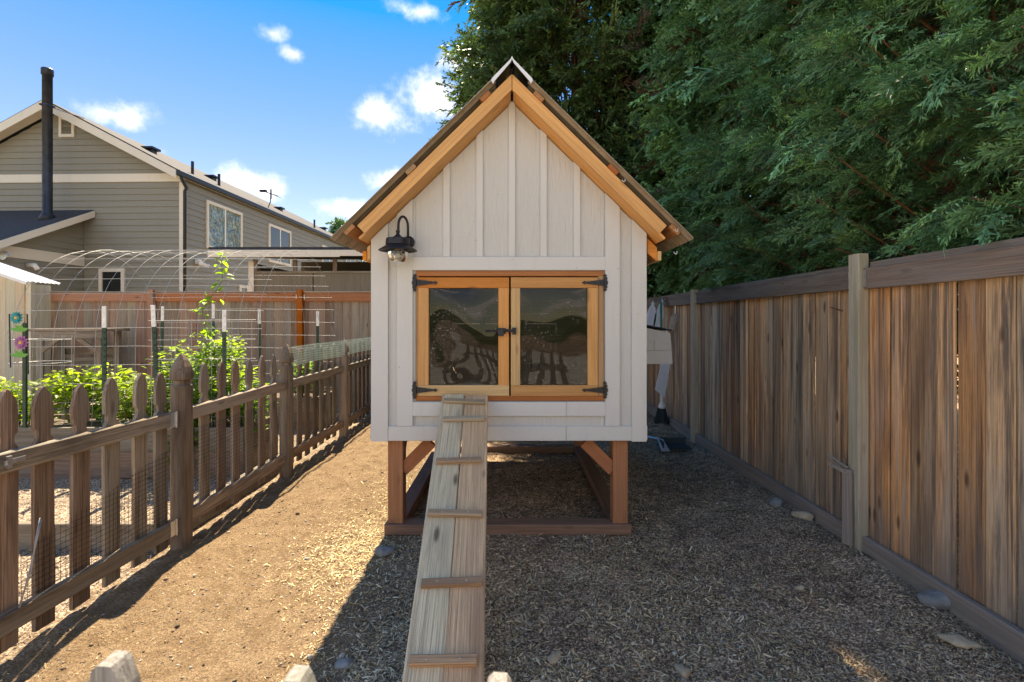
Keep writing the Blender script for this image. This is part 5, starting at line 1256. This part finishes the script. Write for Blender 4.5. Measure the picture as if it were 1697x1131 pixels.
def d_shade(x, y):
    v = vnoise(x,y,.07,33)*.35+vnoise(x,y,.22,31)*.5+vnoise(x,y,.7,32)*.55
    side = np.clip((x+1.0)/.5,0,1)*np.clip(1.15-.45*np.clip(x-.2,0,2),.25,1)
    return np.clip((v-.50)*2.6,0.08,1)*side*np.where((y>3.35)&(y<5.4)&(x>-.75)&(x<.7), .40, 1)*clear_coop(x,y)
chips(115000, (-1.1, 2.05), (1.55, 7.6), d_shade, .006, .021, straw, (4,2.8,1.7,1.2,3.4,1), 'wood_chips', 'straw coloured wood chips strewn over the dark soil')
def d_path(x, y):
    v = vnoise(x,y,.25,41)*.7+vnoise(x,y,.8,42)*.5
    return np.clip(.10+(v-.42)*.7+.75*np.clip(1-np.abs(x+.98)/.38,0,1)*np.clip((y-2.5)/.7,0,1),.03,1)
chips(36000, (-2.05, -.72), (1.7, 7.8), d_path, .003, .012, [(.40,.28,.15),(.33,.215,.11),(.52,.42,.28),(.17,.105,.06),(.09,.06,.04)], (3,3,1.6,2.2,1.8), 'sawdust', 'loose tan sawdust and shavings on the sunny path')
chips(14000, (-4.6, -2.12), (1.9, 4.4), lambda x, y: .3+.5*vnoise(x,y,.3,51), .012, .032, [(.38,.30,.22),(.28,.20,.14),(.46,.38,.29),(.16,.11,.08)], (3,3,2,2), 'bark_mulch', 'brown bark mulch on the garden side of the picket fence')
chips(3000, (1.2, 2.05), (4.0, 7.7), lambda x, y: .8+0*x, .02, .05, [(.20,.14,.10),(.32,.27,.22),(.14,.10,.07)], (2,2,2), 'dry_leaves', 'dry brown leaf litter along the foot of the far right fence', curl=.5, ypow=1.0)
chips(9000, (-1.6, -.62), (2.2, 4.6), lambda x, y: np.exp(-((x+1.0)/.26)**2-((y-3.05)/.42)**2)*.9+.25*np.exp(-((x+.98)/.2)**2)*(y > 2.6), .008, .022, [(.62,.50,.27),(.52,.40,.20),(.66,.57,.36)], (3,2,2), 'straw_shavings', 'heap of pale straw shavings beside the left coop leg', ypow=1.0)
# pebbles
n = 5000; u = rng.uniform(0,1,n); yy = 1.6+5.6*u**1.6; xx = rng.uniform(-2.0,2.05,n); r = np.clip(np.exp(rng.normal(np.log(.0035),.5,n)),.0015,.014)
ico = np.array([(0,0,1),(.89,0,.45),(.28,.85,.45),(-.72,.53,.45),(-.72,-.53,.45),(.28,-.85,.45),(.72,.53,-.45),(-.28,.85,-.45),(-.89,0,-.45),(-.28,-.85,-.45),(.72,-.53,-.45),(0,0,-1)])
icf = np.array([(0,1,2),(0,2,3),(0,3,4),(0,4,5),(0,5,1),(1,6,2),(2,7,3),(3,8,4),(4,9,5),(5,10,1),(6,7,2),(7,8,3),(8,9,4),(9,10,5),(10,6,1),(11,7,6),(11,8,7),(11,9,8),(11,10,9),(11,6,10)])
V = ico[None]*(r[:,None,None])*rng.uniform(.6,1.35,(n,12,1))*np.stack([rng.uniform(.8,1.6,n),rng.uniform(.6,1.1,n),rng.uniform(.5,.9,n)],1)[:,None,:]
an = rng.uniform(0,2*np.pi,n)[:,None]; V = np.stack([V[...,0]*np.cos(an)-V[...,1]*np.sin(an), V[...,0]*np.sin(an)+V[...,1]*np.cos(an), V[...,2]], -1)
V = (V + np.stack([xx,yy,gh(xx,yy)+r*.25],1)[:,None,:]).reshape(-1,3)
T = (icf[None]+(np.arange(n)*12)[:,None,None]).reshape(-1,3)
pc = np.array([(.30,.28,.25),(.36,.31,.25),(.16,.13,.10),(.42,.39,.34),(.22,.155,.10),(.10,.075,.055),(.13,.09,.06)])[rng.integers(0,7,n)]*rng.uniform(.7,1.2,(n,1))
tag(npobj('pebbles', V, T, M_chip, cols=np.repeat(pc,12,0), smooth=True), 'small mixed pebbles scattered across the yard soil', 'pebbles', kind='stuff')
